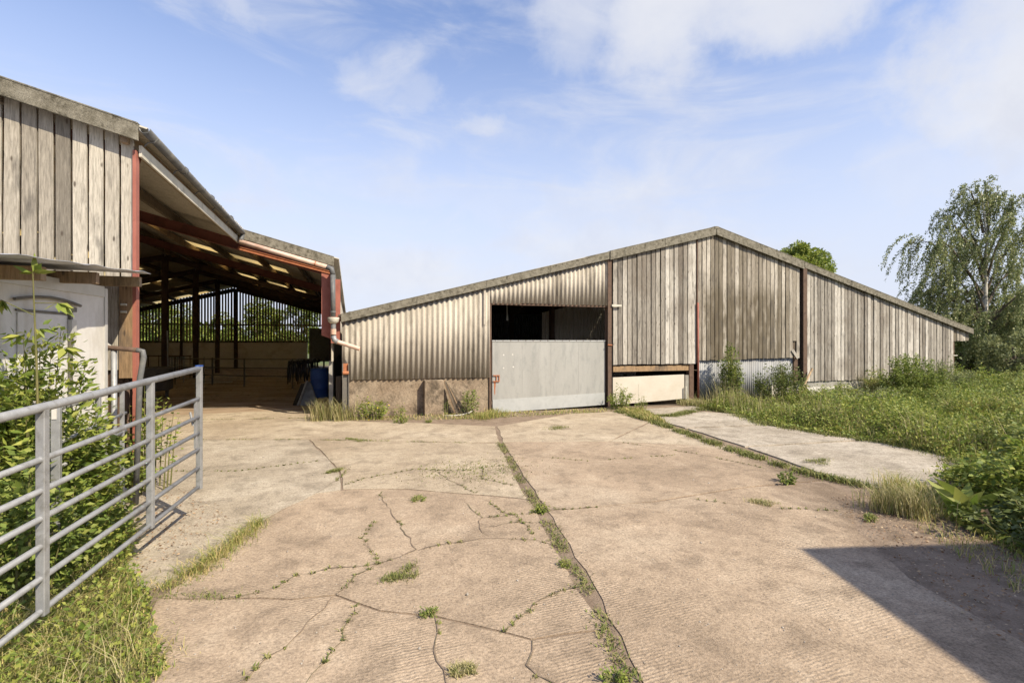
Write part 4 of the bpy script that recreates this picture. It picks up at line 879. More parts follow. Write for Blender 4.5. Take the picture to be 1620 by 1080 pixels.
for i in range(n):
    for j in range(mm):
        a = i * (mm + 1) + j; fs += [(a, a + 1, a + mm + 2, a + mm + 1), (k + a, k + a + mm + 1, k + a + mm + 2, k + a + 1)]
    a = i * (mm + 1) + mm; fs.append((a, k + a, k + a + mm + 1, a + mm + 1))
MB().add(vs, fs).build('sheet', M['sheetmetal'], lt, smooth=True, fix=True)
for y, z, xe in ((7.2, 2.68, -2.42), (6.1, 2.595, -2.42), (5.2, 2.525, -2.44)): MB().box(-5.2, xe, y, y + .075, z - .115, z).build('joist', M['timber'], lt, fix=True, bevel=.003)
ph = thing('pipe_rail', 'red and grey bent pipe rail beside the barn corner post', 'rail', (-2.4, 7.0, 0))
MB().tube([(-3.0, 6.97, 1.86), (-2.45, 6.97, 1.81), (-2.37, 6.97, 1.80)], .028, 10).build('red_pipe', M['rust'], ph, smooth=True)
MB().tube([(-2.37, 6.97, 1.80), (-2.31, 6.97, 1.785), (-2.30, 6.97, 1.72), (-2.34, 6.97, 1.45), (-2.38, 6.97, 0)], .03, 10).build('upright_pipe', M['greypipe'], ph, smooth=True)
MB().tube([(-2.60, 6.99, 1.80), (-2.60, 6.99, 0)], .03, 10).build('upright_pipe', M['tube'], ph, smooth=True)
MB().bar((-2.78, 7.0, 1.95), (-2.64, 7.0, 1.84), .02, .035).build('white_tag', M['white'], ph)
for x, z in ((-2.645, 2.36), (-2.645, 2.29)): pass
ins = thing('wall_insulators', 'pair of small white insulators screwed to the boarding beside the trailer', 'insulator', (-2.63, 7.36, 2.3))
for z in (2.35, 2.26): MB().tube([(-2.66, 7.34, z), (-2.60, 7.34, z)], .013, 8).build('insulator', M['palefascia'], ins)

# ------------------------------------------------------------------ things in the open barn
bl = thing('plastic_drum', 'blue plastic drum standing in shade just inside the open barn', 'drum', (-.98, 18.4, 0))
MB().lathe((-.98, 18.4, 0), [(.27, 0), (.285, .04), (.29, .3), (.30, .32), (.29, .34), (.29, .62), (.30, .64), (.29, .66), (.285, .92), (.26, .96)], 28).build('body', M['blue'], bl, smooth=True)
MB().lathe((-.98, 18.4, .955), [(.275, 0), (.285, .02), (.275, .035)], 28).build('rim', M['blue'], bl)
for dx in (-.12, .12): MB().lathe((-.98 + dx, 18.4, .96), [(.03, 0), (.03, .03)], 10).build('bung', M['black'], bl)
bk = thing('metal_bucket', 'scuffed grey angular loader bucket lying tipped in front of the blue drum', 'bucket', (-1.2, 16.3, 0))
MB().add([(-1.42, 16.1, 0), (-.90, 16.15, 0), (-1.12, 16.45, .68), (-1.22, 16.42, .70), (-1.36, 16.6, 0), (-.92, 16.65, 0)], [(0, 1, 2, 3), (4, 3, 2, 5), (0, 3, 4), (1, 5, 2), (0, 4, 5, 1)]).build('scoop', M['greyplate'], bk, fix=True, bevel=.01)
MB().bar((-1.45, 16.05, .02), (-1.22, 16.36, .72), .05, .03).build('side_cheek', M['tube'], bk); MB().bar((-1.55, 16.2, .02), (-1.34, 16.5, .62), .12, .03).build('side_cheek', M['black'], bk)
bg_ = thing('bagged_heap', 'heap of shiny black plastic wrap hung on a rail behind the drum', 'plastic wrap', (-1.6, 20.6, 0))
mb = MB()
for i in range(14):
    x = -2.15 + i * .075; z0 = random.uniform(.25, .6); mb.tube([(x, 20.5 + random.uniform(-.1, .1), 1.18), (x + random.uniform(-.03, .03), 20.45, .8), (x + random.uniform(-.05, .05), 20.4, z0)], [.03, .05, .02], 6)
mb.build('hanging_strips', M['black'], bg_, smooth=True)
mb = MB()
for i in range(9):
    c = (-2.1 + i * .12, 20.5 + random.uniform(-.1, .1), 1.1 + random.uniform(-.06, .08)); mb.lathe(c, [(.02, -.09), (.09, -.04), (.10, .02), (.05, .09), (.01, .11)], 8)
mb.build('crumpled_wrap', M['black'], bg_)
hd = MB(); hr = thing('stock_rail', 'long dark tubular cattle rail across the back of the open barn', 'rail', (-4.5, 24, 0))
pr = [(-7.4, 26), (-5.7, 25), (-4.2, 23.6), (-2.2, 22.2), (-1.0, 22.0)]
for h_ in (1.12, .75, .42): MB().tube([(x, y, h_ + .02 * i) for i, (x, y) in enumerate(pr)], .022, 8).build('rail', M['dull'], hr, smooth=True)
for x, y in pr: MB().tube([(x, y, 0), (x, y, 1.2)], .035, 8).build('upright', M['dull'], hr)
hn = thing('pen_hurdle', 'small pale tubular pen hurdle standing against the middle columns', 'hurdle', (-7.3, 27, 0))
for h_ in (.2, .5, .8, 1.1): MB().tube([(-8.1, 27.2, h_), (-6.4, 26.6, h_)], .02, 8).build('rail', M['tube'], hn)
for x, y in ((-8.1, 27.2), (-7.3, 26.9), (-6.4, 26.6)): MB().tube([(x, y, 0), (x, y, 1.2)], .025, 8).build('upright', M['tube'], hn)
cr = thing('plastic_crate', 'pale grey slatted crate behind the middle columns of the open barn', 'crate', (-9.4, 33, 0))
MB().box(-9.9, -9.0, 32.7, 33.4, 0, .12).build('crate_base', M['tube'], cr)
for i in range(7): MB().box(-9.9 + i * .14, -9.84 + i * .14, 32.68, 32.72, .12, 1.0).build('crate_slat', M['tube'], cr)
MB().box(-9.92, -8.98, 32.66, 33.42, 1.0, 1.06).build('crate_rim', M['tube'], cr)
tk = thing('water_trough', 'round dull metal water trough at the left of the open barn', 'trough', (-6.3, 20.0, 0))
MB().lathe((-6.55, 20.0, 0), [(.70, .25), (.78, .30), (.80, .98), (.83, 1.02), (.76, 1.0), (.72, .6)], 28).build('tank', M['dull'], tk, smooth=True)
for a in (0.4, 2.0, 3.6, 5.2): MB().box(-6.55 + .6 * math.cos(a) - .04, -6.55 + .6 * math.cos(a) + .04, 20 + .6 * math.sin(a) - .04, 20 + .6 * math.sin(a) + .04, 0, .27).build('leg', M['dull'], tk)
lb = thing('feed_barrier', 'dark rusty feed barrier along the left side of the open barn', 'barrier', (-8.4, 29, 0))
for h_ in (.5, 1.15): MB().tube([(-12.0, 31.5, h_), (-7.7, 29.6, h_)], .03, 8).build('rail', M['rust'], lb)
for i in range(9): MB().tube([(-12 + i * .53, 31.5 - i * .235, 0), (-12 + i * .53, 31.5 - i * .235, 1.2)], .02, 6).build('upright', M['rust'], lb)
wp = MB().tube([(-6.35, 21.6, 0), (-6.42, 21.7, 2.3)], .025, 8).build('leaning_pole', M['tube'], None, origin=(-6.35, 21.6, 0)); tag(wp, 'thin pale upright pole in front of the leftmost barn column', 'pole')
bx = thing('scrap_boards', 'low scatter of grey pallets and boards on the barn floor by the middle', 'pallets', (-5.6, 27, 0))
for i in range(5): MB().bar((-6.6 + .1 * i, 25.6 + i * .35, .05 + .05 * i), (-5.0 + .1 * i, 25.3 + i * .38, .10 + .04 * i), .12, .03).build('board', M['plank'], bx)

# boards leaning by the buttress, stick, rope
ld = thing('leaning_boards', 'bundle of thin brown boards leaning against the buttress', 'boards', (2.65, 13.0, 0))
for i in range(6):
    x = 2.62 + i * .06; MB().bar((x, 12.95 - .03 * (i % 3), 0), (2.36 + i * .022, 13.17 - .01 * (i % 2), .88 - i * .03), .045, .018, (0, 1, .3)).build('board', M['dark_timber'] if i % 3 else M['timber'], ld)
tag(MB().tube([(2.25, 12.8, .015), (2.5, 12.72, .012), (2.75, 12.76, .02), (2.95, 12.86, .05), (3.02, 12.8, .1), (2.9, 12.7, .06)], .014, 8).build('rope', M['rope'], None, smooth=True, origin=(2.5, 12.75, 0)), 'pale frayed rope lying at the foot of the leaning boards', 'rope')
sk = MB().bar((13.95, 12.9, .02), (14.72, 13.02, 1.0), .03, .07).build('leaning_plank', M['plank_orange'], None, origin=(14, 12.9, 0), fix=True); tag(sk, 'short pale plank leaning across the rusty post', 'plank')

# ------------------------------------------------------------------ vegetation
import time
# grass field on the right
field = [(9.7, 13.15), (9.5, 11.9), (9.55, 10.6), (9.0, 9.0), (9.35, 7.4), (9.45, 6.0), (8.75, 5.0), (7.4, 4.3), (6.6, 4.3), (6.0, 3.6), (5.3, 2.2), (5, .5), (30, -3), (45, 10), (45, 40), (23.2, 40), (23.2, 13.0)]
P1 = scatter(field, 90000, .6)
near = [(9.7, 13.15), (9.5, 11.9), (9.55, 10.6), (9.0, 9.0), (9.35, 7.4), (9.45, 6.0), (8.75, 5.0), (7.4, 4.3), (6.6, 4.3), (6.0, 3.6), (5.3, 2.2), (5, .5), (9, 1), (14, 5), (19, 13.1)]
P2 = scatter(near, 90000, .75)
P = np.concatenate([P1, P2]); mound = lambda Q: .45 + .95 * np.clip(np.sin(Q[:, 0] * .9 + 1.7 * np.sin(Q[:, 1] * .8 + 1)) * np.sin(Q[:, 1] * 1.15 + 1.3 * np.sin(Q[:, 0] * .7)) + .35 * np.sin(Q[:, 0] * 3.1) * np.sin(Q[:, 1] * 3.7), 0, 1.2); dd = np.hypot(P[:, 0], P[:, 1])
edge = np.clip((P[:, 0] - 8.8) / 2.5, .25, 1); patchy = .6 + .5 * (np.sin(P[:, 0] * 1.1 + np.sin(P[:, 1] * .9) * 2) * np.sin(P[:, 1] * 1.3) * .5 + .5)
H = rng.uniform(.12, .62, len(P)) * edge * patchy * mound(P) * np.where((P[:, 0] < 17) & (P[:, 1] > 10.5), .45, 1); Wd = .006 + dd * .0011
tag(link('field_grass', blade_mesh('field_grass', P, H, Wd, .75), M['grass_field']), kind='stuff')
P3 = scatter(near, 11000, .7); P3 = P3[P3[:, 0] > 9.5]
tag(link('seed_heads', blade_mesh('seed_heads', P3, mound(P3) * rng.uniform(.3, .75, len(P3)), np.full(len(P3), .009), .45), M['grass_dry']), kind='stuff')
P4 = scatter(near, 80000, .75); P4[:, 2] = rng.uniform(.02, .6, len(P4)) * mound(P4) * 1.15 * np.clip((P4[:, 0] - 8.6) / 2.5, .2, 1) * np.where((P4[:, 0] < 17) & (P4[:, 1] > 10.5), .45, 1); 
tag(link('low_weeds', leaf_mesh('low_weeds', P4, rng.uniform(.03, .085, len(P4)), None, .55), M['leaf_bright']), kind='stuff')
# shrubs in front of the boarded wall
G_S = None
shr = [('dark green rounded shrub against the corrugated iron', (12.5, 12.2, 0), .95, .6, .95, 'leaf_dark', .065), ('tall thin sapling against the corrugated iron sheets', (11.1, 12.7, 0), .35, .3, 1.45, 'leaf', .07),
 ('grey green nettle clump at the foot of the rusty post', (14.3, 12.2, 0), .7, .4, .34, 'leaf_grey', .06), ('straggly purple stemmed shrub before the white block wall', (15.4, 12.5, 0), .4, .3, .42, 'leaf_nettle', .06),
 ('tallest leafy elder shrub before the far boarded wall', (17.3, 11.6, 0), 1.3, .8, 1.10, 'leaf', .07), ('grey leaved shrub right of the tallest elder', (18.9, 11.8, 0), 1.1, .8, 1.0, 'leaf_grey', .06),
 ('bright green shrub near the end of the boarded wall', (20.2, 11.6, 0), 1.0, .8, .85, 'leaf_bright', .065), ('dense nettle bank beyond the end of the boarded wall', (21.8, 10.9, 0), 1.3, .9, .85, 'leaf_nettle', .06),
 ('wide grey green shrub at the right edge below the birch', (22.0, 8.4, 0), 1.3, 1.2, .95, 'leaf_grey', .06), ('pale nettle clump in the long grass right of the pad', (15.2, 8.6, 0), 1.2, .9, .55, 'leaf_nettle', .055),
 ('low bright weed patch midway across the long grass', (12.6, 9.4, 0), 1.2, .8, .42, 'leaf_bright', .05), ('leafy weed clump beside the pale pad corner', (10.6, 7.0, 0), .9, .8, .45, 'leaf_bright', .055),
 ('broad clump of nettles in front of the elder shrub', (16.9, 10.1, 0), 1.4, .7, .62, 'leaf_bright', .05), ('leafy clump right of the broad nettles', (19.0, 9.2, 0), 1.5, .9, .68, 'leaf_nettle', .055),
 ('pale leafy bank above the right end of the pad', (11.2, 5.4, 0), 1.2, .9, .62, 'leaf_nettle', .06), ('bright leafy bank at the right edge between pad and birch', (14.5, 5.2, 0), 1.6, 1.2, .75, 'leaf_bright', .065),
 ('grey green weeds in the middle of the long grass', (14.0, 10.6, 0), 1.1, .7, .5, 'leaf_grey', .05), ('small leafy clump against the grass edge of the pad', (10.0, 8.6, 0), .5, .6, .34, 'leaf', .05),
 ('small green weed patch below the start of the far boards', (15.9, 11.0, 0), 1.0, .5, .42, 'leaf', .055), ('mixed weeds on the near side of the tallest elder', (18.2, 10.4, 0), 1.5, .6, .6, 'leaf', .055), ('light green clump in front of the dark iron side shrub', (12.9, 11.4, 0), 1.1, .5, .5, 'leaf_bright', .05),
 ('low tangle of leaves at the left end of the long grass', (10.5, 11.8, 0), .6, .6, .40, 'leaf_bright', .05)]
for lab, c, rx, ry, h_, mt, sz in shr: bush('shrub', lab, 'shrub', c, rx * 1.05, ry, h_ * 1.3, 80, int(7500 * rx * max(.6, ry) * max(.6, h_)), sz * 1.15, mt, 'shrubs and weeds along the right side', base=.7)
# bramble bank in the right foreground
br = [('bramble bank with large leaves at the right edge of the foreground', (7.5, 3.4, 0), 1.1, .9, .85, 'leaf_bright', .075, 6000), ('darker bramble mass behind the large leaved bank', (9.3, 4.1, 0), 1.3, .9, .85, 'leaf_nettle', .08, 7000),
 ('low trailing bramble over the corner of the pale pad', (8.0, 4.3, 0), .8, .45, .36, 'leaf_bright', .06, 2600), ('dark low bramble at the foot of the right foreground bank', (6.3, 3.0, 0), .7, .6, .40, 'leaf_dark', .075, 1800),
 ('bramble continuing out of the right of the frame', (8.3, 2.3, 0), 1.2, 1.2, 1.0, 'leaf', .085, 5000)]
for lab, c, rx, ry, h_, mt, sz, n in br: bush('bramble', lab, 'bramble', c, rx, ry, h_, 60, n, sz, mt, 'brambles in the right foreground', base=.6, aspect=.62)
dk = thing('dock_plant', 'broad leaved dock with a rusty curled leaf in the right foreground', 'plant', (6.25, 3.65, 0))
P = np.array([[6.25, 3.65, .1]] * 12) + rng.normal(size=(12, 3)) * .04; a = rng.uniform(0, 6.28, 12); D = np.stack([np.cos(a), np.sin(a), rng.uniform(.3, 1.3, 12)], 1)
link('leaves', shift(leaf_mesh('leaves', P, rng.uniform(.25, .42, 12), D, .34, fold=.3), (6.25, 3.65, 0)), M['leaf_bright'], dk, (6.25, 3.65, 0))
P = np.array([[6.0, 3.35, .06]]); link('dead_leaf', shift(leaf_mesh('dead_leaf', P, np.array([.22]), np.array([[.3, .1, 1.0]]), .5, fold=.5), (6.25, 3.65, 0)), M['litter'], dk, (6.25, 3.65, 0))
tuft('grass_tuft', 'tall yellowing grass tuft between the yard and the pale pad', 'grass', (5.95, 4.0, 0), .30, 800, .38, .007, .7, 'grass_dry')
tuft('grass_tuft', 'green grass clump behind the yellowing tuft by the pad', 'grass', (6.5, 4.3, 0), .32, 600, .32, .007, .8, 'grass')
P = scatter([(4.6, 2.2), (5.2, 3.2), (5.9, 4.2), (6.2, 4.7), (7.5, 4.7), (7.2, 3), (6, 1.5)], 2600, .8); tag(link('verge_grass', blade_mesh('verge_grass', P, rng.uniform(.03, .13, len(P)), np.full(len(P), .006), 1.0), M['grass']), kind='stuff')

# left foreground: elder bush before the trailer, brambles and grass by the gate
def at(px, zc, z=0): return cw((px - 810) / 800 * zc, zc, z)
bush('elder_bush', 'elder bush with toothed leaves growing in front of the white trailer', 'bush', at(62, 4.25), .56, .5, 2.0, 50, 7000, .085, 'leaf_bright', base=.4, aspect=.40, low=.2)
e0 = at(52, 3.95); sh = thing('elder_shoot', 'single tall elder shoot rising above the bush beside the trailer', 'shoot', (e0[0], e0[1], 1.3))
def el_(a, b, z): q = cw((52 - 810) / 800 * 3.95 + a, 3.95 + b); return (q[0], q[1], z)
mb = MB().tube([el_(.05, 0, .9), el_(.03, 0, 1.7), el_(0, 0, 2.44)], [.010, .008, .004], 6); mb.tube([el_(.02, 0, 2.1), el_(-.2, -.05, 2.22)], .004, 5); mb.tube([el_(.01, 0, 2.2), el_(.2, 0, 2.2)], .004, 5); mb.build('stem', M['stem'], sh)
ps, ds = [], []
for c_, n, dr_ in ((el_(0, 0, 2.44), 9, (0, 0, .2)), (el_(-.2, -.05, 2.22), 8, (-1, 0, -.6)), (el_(.2, 0, 2.2), 8, (1, 0, -.5)), (el_(.03, 0, 2.0), 7, (1, .2, -.3)), (el_(-.1, 0, 1.95), 8, (-1, 0, -.3)), (el_(.25, 0, 1.85), 8, (1, 0, -.3))):
    for i in range(n): ps.append((c_[0] + random.uniform(-.02, .02), c_[1], c_[2])); ds.append((dr_[0] * .7 + random.uniform(-1, 1), random.uniform(-.7, .7), dr_[2] + random.uniform(-.4, .2)))
link('leaves', shift(leaf_mesh('leaves', np.array(ps), rng.uniform(.08, .16, len(ps)), np.array(ds), .36), (e0[0], e0[1], 1.3)), M['leaf_bright'], sh, (e0[0], e0[1], 1.3))
lft = [('bramble', 'bright bramble growing through the hurdle by the gate', at(150, 5.9), .45, .5, .80, 1800, .075, 'leaf_bright'), ('bramble', 'tall bramble shoots at the free end of the gate', at(232, 6.5), .38, .40, 1.35, 1100, .065, 'leaf_bright'),
 ('bramble', 'shaded bramble under the elder bush', at(100, 4.9), .55, .55, 1.0, 2600, .07, 'leaf'), ('nettle_patch', 'nettles below the elder at the left edge', at(30, 3.7), .45, .45, 1.0, 3000, .065, 'leaf'),
 ('nettle_patch', 'low leafy weeds along the bottom rail of the gate', at(130, 4.3), .4, .5, .36, 1700, .05, 'leaf_bright'), ('nettle_patch', 'tall dense nettles out past the left of the gate', at(-120, 4.2), .7, .7, 1.5, 3600, .075, 'leaf')]
for nm, lab, c, rx, ry, h_, n, sz, mt in lft: bush(nm, lab, 'weeds', c, rx, ry, h_, 34, n, sz, mt, 'plants around the gate', base=.75, aspect=.55)
lg = [(-3.6, 2.0), (-1.3, 2.0), (-1.15, 2.9), (-1.0, 3.4), (-1.22, 3.9), (-1.42, 4.4), (-1.75, 4.9), (-2.0, 5.8), (-2.4, 6.6), (-3.6, 6)]
P = scatter(lg, 34000, .35); e_ = np.clip((-1.15 - P[:, 0]) / .6, .25, 1)
tag(link('verge_grass', blade_mesh('verge_grass', P, rng.uniform(.06, .26, len(P)) * e_, rng.uniform(.004, .008, len(P)), 1.0), M['grass']), kind='stuff')
P = scatter(lg, 15000, .5); e_ = np.clip((-1.1 - P[:, 0]) / .5, .2, 1); P[:, 2] = rng.uniform(.02, .22, len(P)) * e_
tag(link('verge_weeds', leaf_mesh('verge_weeds', P, rng.uniform(.02, .05, len(P)), None, .6), M['leaf_bright']), kind='stuff')
P = scatter([(-3.2, 2.2), (-1.3, 2.2), (-1.1, 3.3), (-1.5, 4.3), (-1.8, 4.8), (-3, 5)], 3200, .5)
tag(link('seed_grass', blade_mesh('seed_grass', P, rng.uniform(.08, .38, len(P)), np.full(len(P), .0045), 1.0), M['grass_dry']), kind='stuff')
def strip_tuft(label, a, b, w_, n, h_, mat='grass'):
    a = np.array(a); b = np.array(b); t_ = rng.uniform(0, 1, n); P = a + (b - a) * t_[:, None] + rng.normal(size=(n, 2)) * w_ * (.6 + .9 * np.abs(np.sin(t_ * 7 + b[1] * 5)))[:, None]; c = ((a + b) / 2)
    P = np.concatenate([P - c, np.zeros((n, 1))], 1); hh = h_ * .8 * rng.uniform(.2, 1.15, n) * (.55 + .5 * np.sin(t_ * 9 + a[0] * 7))
    tag(link('joint_grass', blade_mesh('joint_grass', P, np.maximum(hh, .012), rng.uniform(.003, .006, n), 1.7), M[mat], None, (c[0], c[1], 0)), kind='stuff')
strip_tuft('thick grass tuft in the joint right of the gate, furthest from the camera', (-.90, 5.85), (-1.0, 5.45), .045, 500, .17)
strip_tuft('middle grass tuft of the joint right of the gate', (-1.0, 5.4), (-1.15, 4.95), .06, 600, .17)
strip_tuft('wide grass tuft of the joint nearest the gate foot', (-1.12, 4.95), (-1.38, 4.5), .07, 800, .14)
strip_tuft('thin sparse grass along the main crack beside the wide tuft', (-1.35, 4.4), (-.75, 4.2), .03, 260, .05, 'moss')
strip_tuft('dry grass tuft at the bottom left of the yard', (-1.35, 3.75), (-1.12, 3.4), .08, 700, .13)

# plants along the foot of the storage barn
tuft('grass_tuft', 'tall wild grass tuft at the foot of the steel channel post', 'grass', (-.42, 13.0, 0), .36, 420, .62, .012, .6, 'grass_dry')
bl2 = bush('flowering_weed', 'leafy weed with yellow flowers at the foot of the brown wall', 'weed', (.55, 12.9, 0), .38, .25, .52, 22, 700, .065, 'leaf_bright', base=.5)
P = np.array([.55, 12.72, .22]) + rng.normal(size=(16, 3)) * np.array([.2, .05, .08]); link('flowers', shift(leaf_mesh('flowers', P, np.full(16, .035), None, 1.0), (.55, 12.9, 0)), M['yellowflower'], bl2, (.55, 12.9, 0))
bush('weed', 'small weed between the yellow flowers and the buttress', 'weed', (1.2, 12.95, 0), .14, .1, .3, 8, 160, .05, 'leaf_bright', base=.5)
bush('weed', 'tall thistle like weed right of the leaning boards', 'weed', (2.98, 12.85, 0), .2, .15, .72, 10, 420, .07, 'leaf', base=.4)
bush('weed', 'weed growing up between the buttress and the leaning boards', 'weed', (2.42, 13.12, 0), .1, .07, .5, 6, 130, .05, 'leaf_dark', base=.6)
tuft('grass_tuft', 'grass tuft left of the sheeted door', 'grass', (3.5, 12.35, 0), .42, 600, .2, .010, .8, 'grass')
bush('weed', 'bushy weed at the foot of the door post', 'weed', (7.35, 12.7, 0), .38, .3, .62, 26, 1000, .06, 'leaf_bright', base=.5)
bush('weed', 'spindly weed in front of the cream panel', 'weed', (7.75, 12.3, 0), .16, .16, .42, 8, 200, .05, 'leaf_nettle', base=.5)
tuft('grass_tuft', 'dry grass at the right end of the cream panel', 'grass', (9.65, 12.6, 0), .5, 700, .24, .012, .8, 'grass_dry')
P = scatter([(7.1, 12.5), (7.8, 12.4), (7.2, 10.6), (6.9, 9.8), (6.7, 10.8)], 2500, .3); tag(link('joint_grass', blade_mesh('joint_grass', P, rng.uniform(.03, .16, len(P)), np.full(len(P), .012), .9), M['grass']), kind='stuff')
P = scatter([(0, 13.2), (7.1, 12.7), (7.1, 12.2), (3, 12.0), (0, 12.7)], 2200, .8); tag(link('wall_foot_grass', blade_mesh('wall_foot_grass', P, rng.uniform(.02, .10, len(P)), np.full(len(P), .012), .9), M['grass']), kind='stuff')
for lab, c, r_, h_, mt in (('low green weed in the yard before the brown wall', (1.15, 12.0, 0), .22, .12, 'leaf_bright'), ('tiny sprig right of the low weed before the brown wall', (1.75, 11.9, 0), .1, .07, 'leaf_bright'), ('dark green weed in the concrete left of the long joint', (.77, 6.1, 0), .10, .06, 'leaf_bright'),
   ('ragged green weed at the meeting of the foreground cracks', (.53, 3.52, 0), .07, .05, 'leaf'), ('feathery weed on the yard by the pad corner', (5.6, 5.35, 0), .16, .14, 'leaf'), ('bright weed in the shade at the right foreground', (5.3, 3.95, 0), .13, .06, 'leaf_bright'),
   ('green weed in the long joint by the crazed slab', (2.02, 5.3, 0), .12, .08, 'leaf_bright'), ('leafy sprig in the lower joint near the bottom edge', (1.4, 2.5, 0), .08, .07, 'leaf_bright'), ('small sprig in the bottom left crack', (-.42, 2.72, 0), .05, .04, 'leaf_bright'),
   ('small sprig halfway along the lower joint', (1.74, 3.95, 0), .07, .05, 'leaf_bright')):
    bush('weed', lab, 'weed', c, r_, r_ * .8, h_, 14, 260, max(.018, h_ * .35), mt, 'small weeds in the yard', low=.05, base=.6, jitter=.012)
for lab, c, r_, mt in (('flat yellow green grass mat above the foreground crack', (.42, 4.18, 0), .13, 'moss'), ('grass mat on the pale pad', (6.95, 6.05, .035), .2, 'moss'), ('dry grass mat near the shadow tip', (4.6, 4.75, 0), .15, 'grass_dry'), ('grass mat in the yard before the sheeted door', (4.5, 10.4, 0), .35, 'moss'),
   ('grass mat in the first cross joint', (.15, 10.15, 0), .16, 'moss'), ('mossy clump at the tip of the pink slab', (-.2, 7.85, 0), .11, 'moss'), ('small straw coloured wisp near the bottom edge', (.62, 2.85, 0), .06, 'grass_dry')):
    tuft('grass_mat', lab, 'grass', c, r_, 420, .045, .006, 1.2, mt, 'flat grass mats on the yard')

# birch tree
def limb(mb, pts, r0, r1, n=7):
    k = len(pts); mb.tube(pts, [r0 + (r1 - r0) * i / (k - 1) for i in range(k)], n, True)
bc = np.array([31.4, 17.4, 0.0]); rt = np.array([cs, -sn, 0]); fw = np.array([sn, cs, 0])
birch = thing('birch_tree', 'tall weeping birch with pale trunk beside the right end of the barn', 'tree', tuple(bc))
def bp(a, b, z): return tuple(bc + rt * a + fw * b + np.array([0, 0, z]))
mb = MB(); limb(mb, [bp(0, 0, 0), bp(.1, 0, 1.5), bp(-.1, 0, 3), bp(-.1, 0, 5), bp(.0, 0, 7.2), bp(-.3, 0, 9.6)], .19, .03); mb.build('trunk', M['birchbark'], birch, smooth=True)
limbs = []
mb = MB()
for a0, z0, a1, b1, z1, up in ((0, 2.4, -2.2, .6, 4.0, 1), (0, 2.2, 2.2, .3, 3.9, 1), (0, 2.6, -3.2, .2, 4.7, 1), (0, 2.2, 1.0, -1.2, 3.4, 1), (0, 2.2, -1.0, -1.0, 3.3, 1), (0, 2.6, 3.2, .4, 4.2, 1), (-.1, 2.6, -1.9, .3, 5.6, 1.0), (-.1, 3.4, -2.9, -.6, 7.0, .9), (-.1, 4.2, -3.4, .4, 7.3, .8), (0, 4.6, 1.9, -.3, 7.6, .8), (0, 3.8, 2.6, .5, 6.2, .6), (0, 5.4, -1.3, .8, 8.9, .6), (0, 6.2, 1.2, -.7, 9.2, .5), (0, 5.0, .4, 1.8, 7.8, .6),
    (0, 5.2, -.3, -1.8, 7.9, .6), (-.2, 7.5, -.9, .2, 9.9, .3), (0, 7.4, .8, .3, 9.7, .3), (0, 3.0, 3.4, -.8, 5.2, .5), (-.1, 3.2, -2.4, 1.2, 5.0, .5), (0, 2.8, 1.2, 1.6, 4.8, .4), (0, 2.5, .6, -1.9, 4.5, .4), (0, 8.4, -.5, -.4, 10.1, .2), (-.1, 4.8, -2.3, -.2, 8.1, .6)):
    pts = [(a0, 0, z0), (a0 * .6 + a1 * .3, b1 * .3, z0 + (z1 - z0) * .5), (a0 * .2 + a1 * .75, b1 * .7, z0 + (z1 - z0) * .9), (a1, b1, z1)]
    limb(mb, [bp(*p) for p in pts], .07, .012, 5); limbs.append(pts)
LP = []; LD = []
wind = -.28
for pts in limbs:
    A = np.array(pts); ns = 27
    for q in range(ns):
        f = rng.uniform(.25, 1.05); g = min(f * 3, 2.999); i = int(g); p = A[i] * (1 - (g - i)) + A[i + 1] * (g - i) + rng.normal(size=3) * np.array([.28, .28, .12])
        L = rng.uniform(.7, 2.7) * (1.0 if p[2] < 8 else .55); dirx = rng.normal() * .18 + wind + (.15 * np.sign(p[0])); diry = rng.normal() * .2; nl = int(L * 85)
        tt = rng.uniform(0, 1, nl) ** .9
        X = np.stack([p[0] + dirx * L * np.sqrt(tt) + .1 * np.sin(tt * 5 + q), p[1] + diry * L * tt, p[2] + .10 * np.sin(tt * 3) - L * tt ** 1.3], 1) + rng.normal(size=(nl, 3)) * .045
        LP.append(X)
        st_ = [bp(p[0] + dirx * L * math.sqrt(s), p[1] + diry * L * s, p[2] - L * s ** 1.3) for s in (0, .3, .65, 1)]; mb.tube(st_, [.006, .005, .004, .002], 3, False)
mb.build('branches', M['bark'], birch)
LP = np.concatenate(LP); W = bc + LP[:, :1] * rt + LP[:, 1:2] * fw + LP[:, 2:] * np.array([0, 0, 1]); D = rng.normal(size=W.shape) * .6 + np.array([0, 0, -.8])
link('crown', shift(leaf_mesh('crown', W, rng.uniform(.06, .12, len(W)), D, .62), tuple(bc)), M['leaf_birch'], birch, tuple(bc))

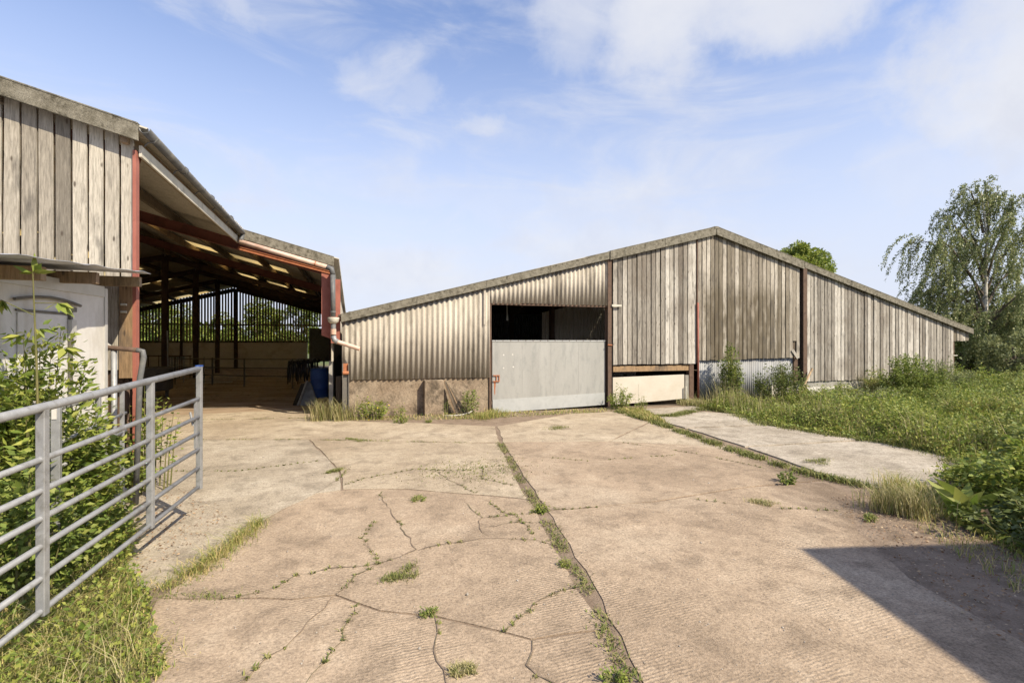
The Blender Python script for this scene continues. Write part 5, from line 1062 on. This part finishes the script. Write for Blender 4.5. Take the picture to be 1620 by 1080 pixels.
def tree(name, label, c, rx, ry, z0, z1, n, size, mat, trunk=.18, nc=46, group=None):
    r_ = thing(name, label, 'tree', c, group); c = np.array(c, float); h_ = (z1 - z0)
    u = unit(rng.normal(size=(nc, 3))) * (rng.uniform(.35, 1, (nc, 1)) ** .5); C_ = c + np.array([0, 0, (z0 + z1) / 2]) + u * np.array([rx, ry, h_ / 2]) * .86
    cr_ = rng.uniform(.12, .26, nc) * (rx + ry + h_ / 2) / 2.5
    i = rng.integers(0, nc, n); v = unit(rng.normal(size=(n, 3))) * rng.uniform(.5, 1.0, (n, 1)) ** .6
    P = C_[i] + v * cr_[i][:, None] * np.array([1, 1, .8]); D = v + rng.normal(size=(n, 3)) * .7; D[:, 2] -= .2
    keep = P[:, 2] > .05; P, D = P[keep], D[keep]
    link('crown', shift(leaf_mesh('crown', P, size * rng.uniform(.6, 1.3, len(P)), D, .6), tuple(c)), M[mat], r_, tuple(c))
    mb = MB(); limb(mb, [tuple(c), tuple(c + np.array([.05, .02, z0 + h_ * .25])), tuple(c + np.array([-.05, 0, z0 + h_ * .6]))], trunk, trunk * .4, 8); mb.build('trunk', M['bark'], r_)
    mb = MB()
    for k in range(0, nc, 3):
        s_ = c + np.array([0, 0, max(.2, z0 + h_ * rng.uniform(0, .4))]); limb(mb, [tuple(s_), tuple(s_ * .5 + C_[k] * .5 + np.array([0, 0, .1 * h_ * .5])), tuple(C_[k])], trunk * .35, .01, 5)
    mb.build('limbs', M['bark'], r_)
    return r_
def at(px, zc, back=0): X = (px - 810) / 800 * zc; return cw(X, zc)
tree('tree', 'round crowned tree rising behind the right roof slope', at(1268, 52), 4.3, 3.5, 5.0, 12.1, 22000, .26, 'leaf_bright', .25)
tree('tree', 'tiny tree top showing lower down behind the right roof slope', at(1350, 60), 1.6, 1.6, 3.0, 8.6, 3000, .22, 'leaf_dark', .15)
tree('tree', 'slim tree tip poking over the left roof slope of the low barn', at(668, 60), .45, .45, 1.5, 7.5, 900, .2, 'leaf_dark', .08, 14)
for px, zc, rx, z1, mt, lab in ((1560, 33, 2.6, 4.6, 'leaf_dark', 'dark leafy tree directly behind the birch trunk'), (1625, 30, 2.6, 5.4, 'leaf', 'bushy green tree at the right edge behind the birch'), (1480, 44, 3.0, 4.4, 'leaf_dark', 'low dark tree beyond the end of the boarded barn'), (1530, 27, 1.7, 3.0, 'leaf', 'broad hazel bush between the barn end and the birch'),
   (1605, 24, 1.8, 2.6, 'leaf_grey', 'grey leaved bush in front of the birch at the right edge')):
    c = at(px, zc); tree('tree', lab, c, rx, rx, .1, z1, int(4600 * rx * rx / 3 + 3000), .13, mt, .12, 40, 'trees beyond the right end of the barn')
for x, y, r0, z1, mt, lab in ((-14.5, 47, 2.8, 6.2, 'leaf_bright', 'tree seen through the left slats of the rear boarding'), (-18.5, 50, 3, 6.5, 'leaf_bright', 'tree seen through the slats beside the corner post'), (-11.0, 52, 1.7, 5.0, 'leaf_bright', 'low bush seen through the slats left of the ridge'), (-7.0, 47, 2.1, 6.0, 'leaf_bright', 'tree seen through the slats right of the ridge column'),
    (-3.8, 46, 1.9, 5.6, 'leaf', 'tree seen through the right slats of the rear boarding'), (-9.6, 60, 3.0, 4.6, 'leaf_bright', 'far tree seen through the slats under the ridge')):
    tree('tree', lab, (x, y, 0), r0, r0, .1, z1, int(4200 * r0), .16, mt, .15, 30, 'trees behind the open barn')
N = 26000; a = rng.uniform(-1.45, 1.75, N); rr = rng.uniform(85, 100, N); P = np.stack([np.sin(a) * rr, np.cos(a) * rr, rng.uniform(0, 1, N) * (3.2 + 1.1 * np.sin(a * 17) + .8 * np.sin(a * 41))], 1)
tag(link('distant_hedgerow', leaf_mesh('distant_hedgerow', P, rng.uniform(.8, 1.6, N), None, .8), M['leaf']), kind='stuff')
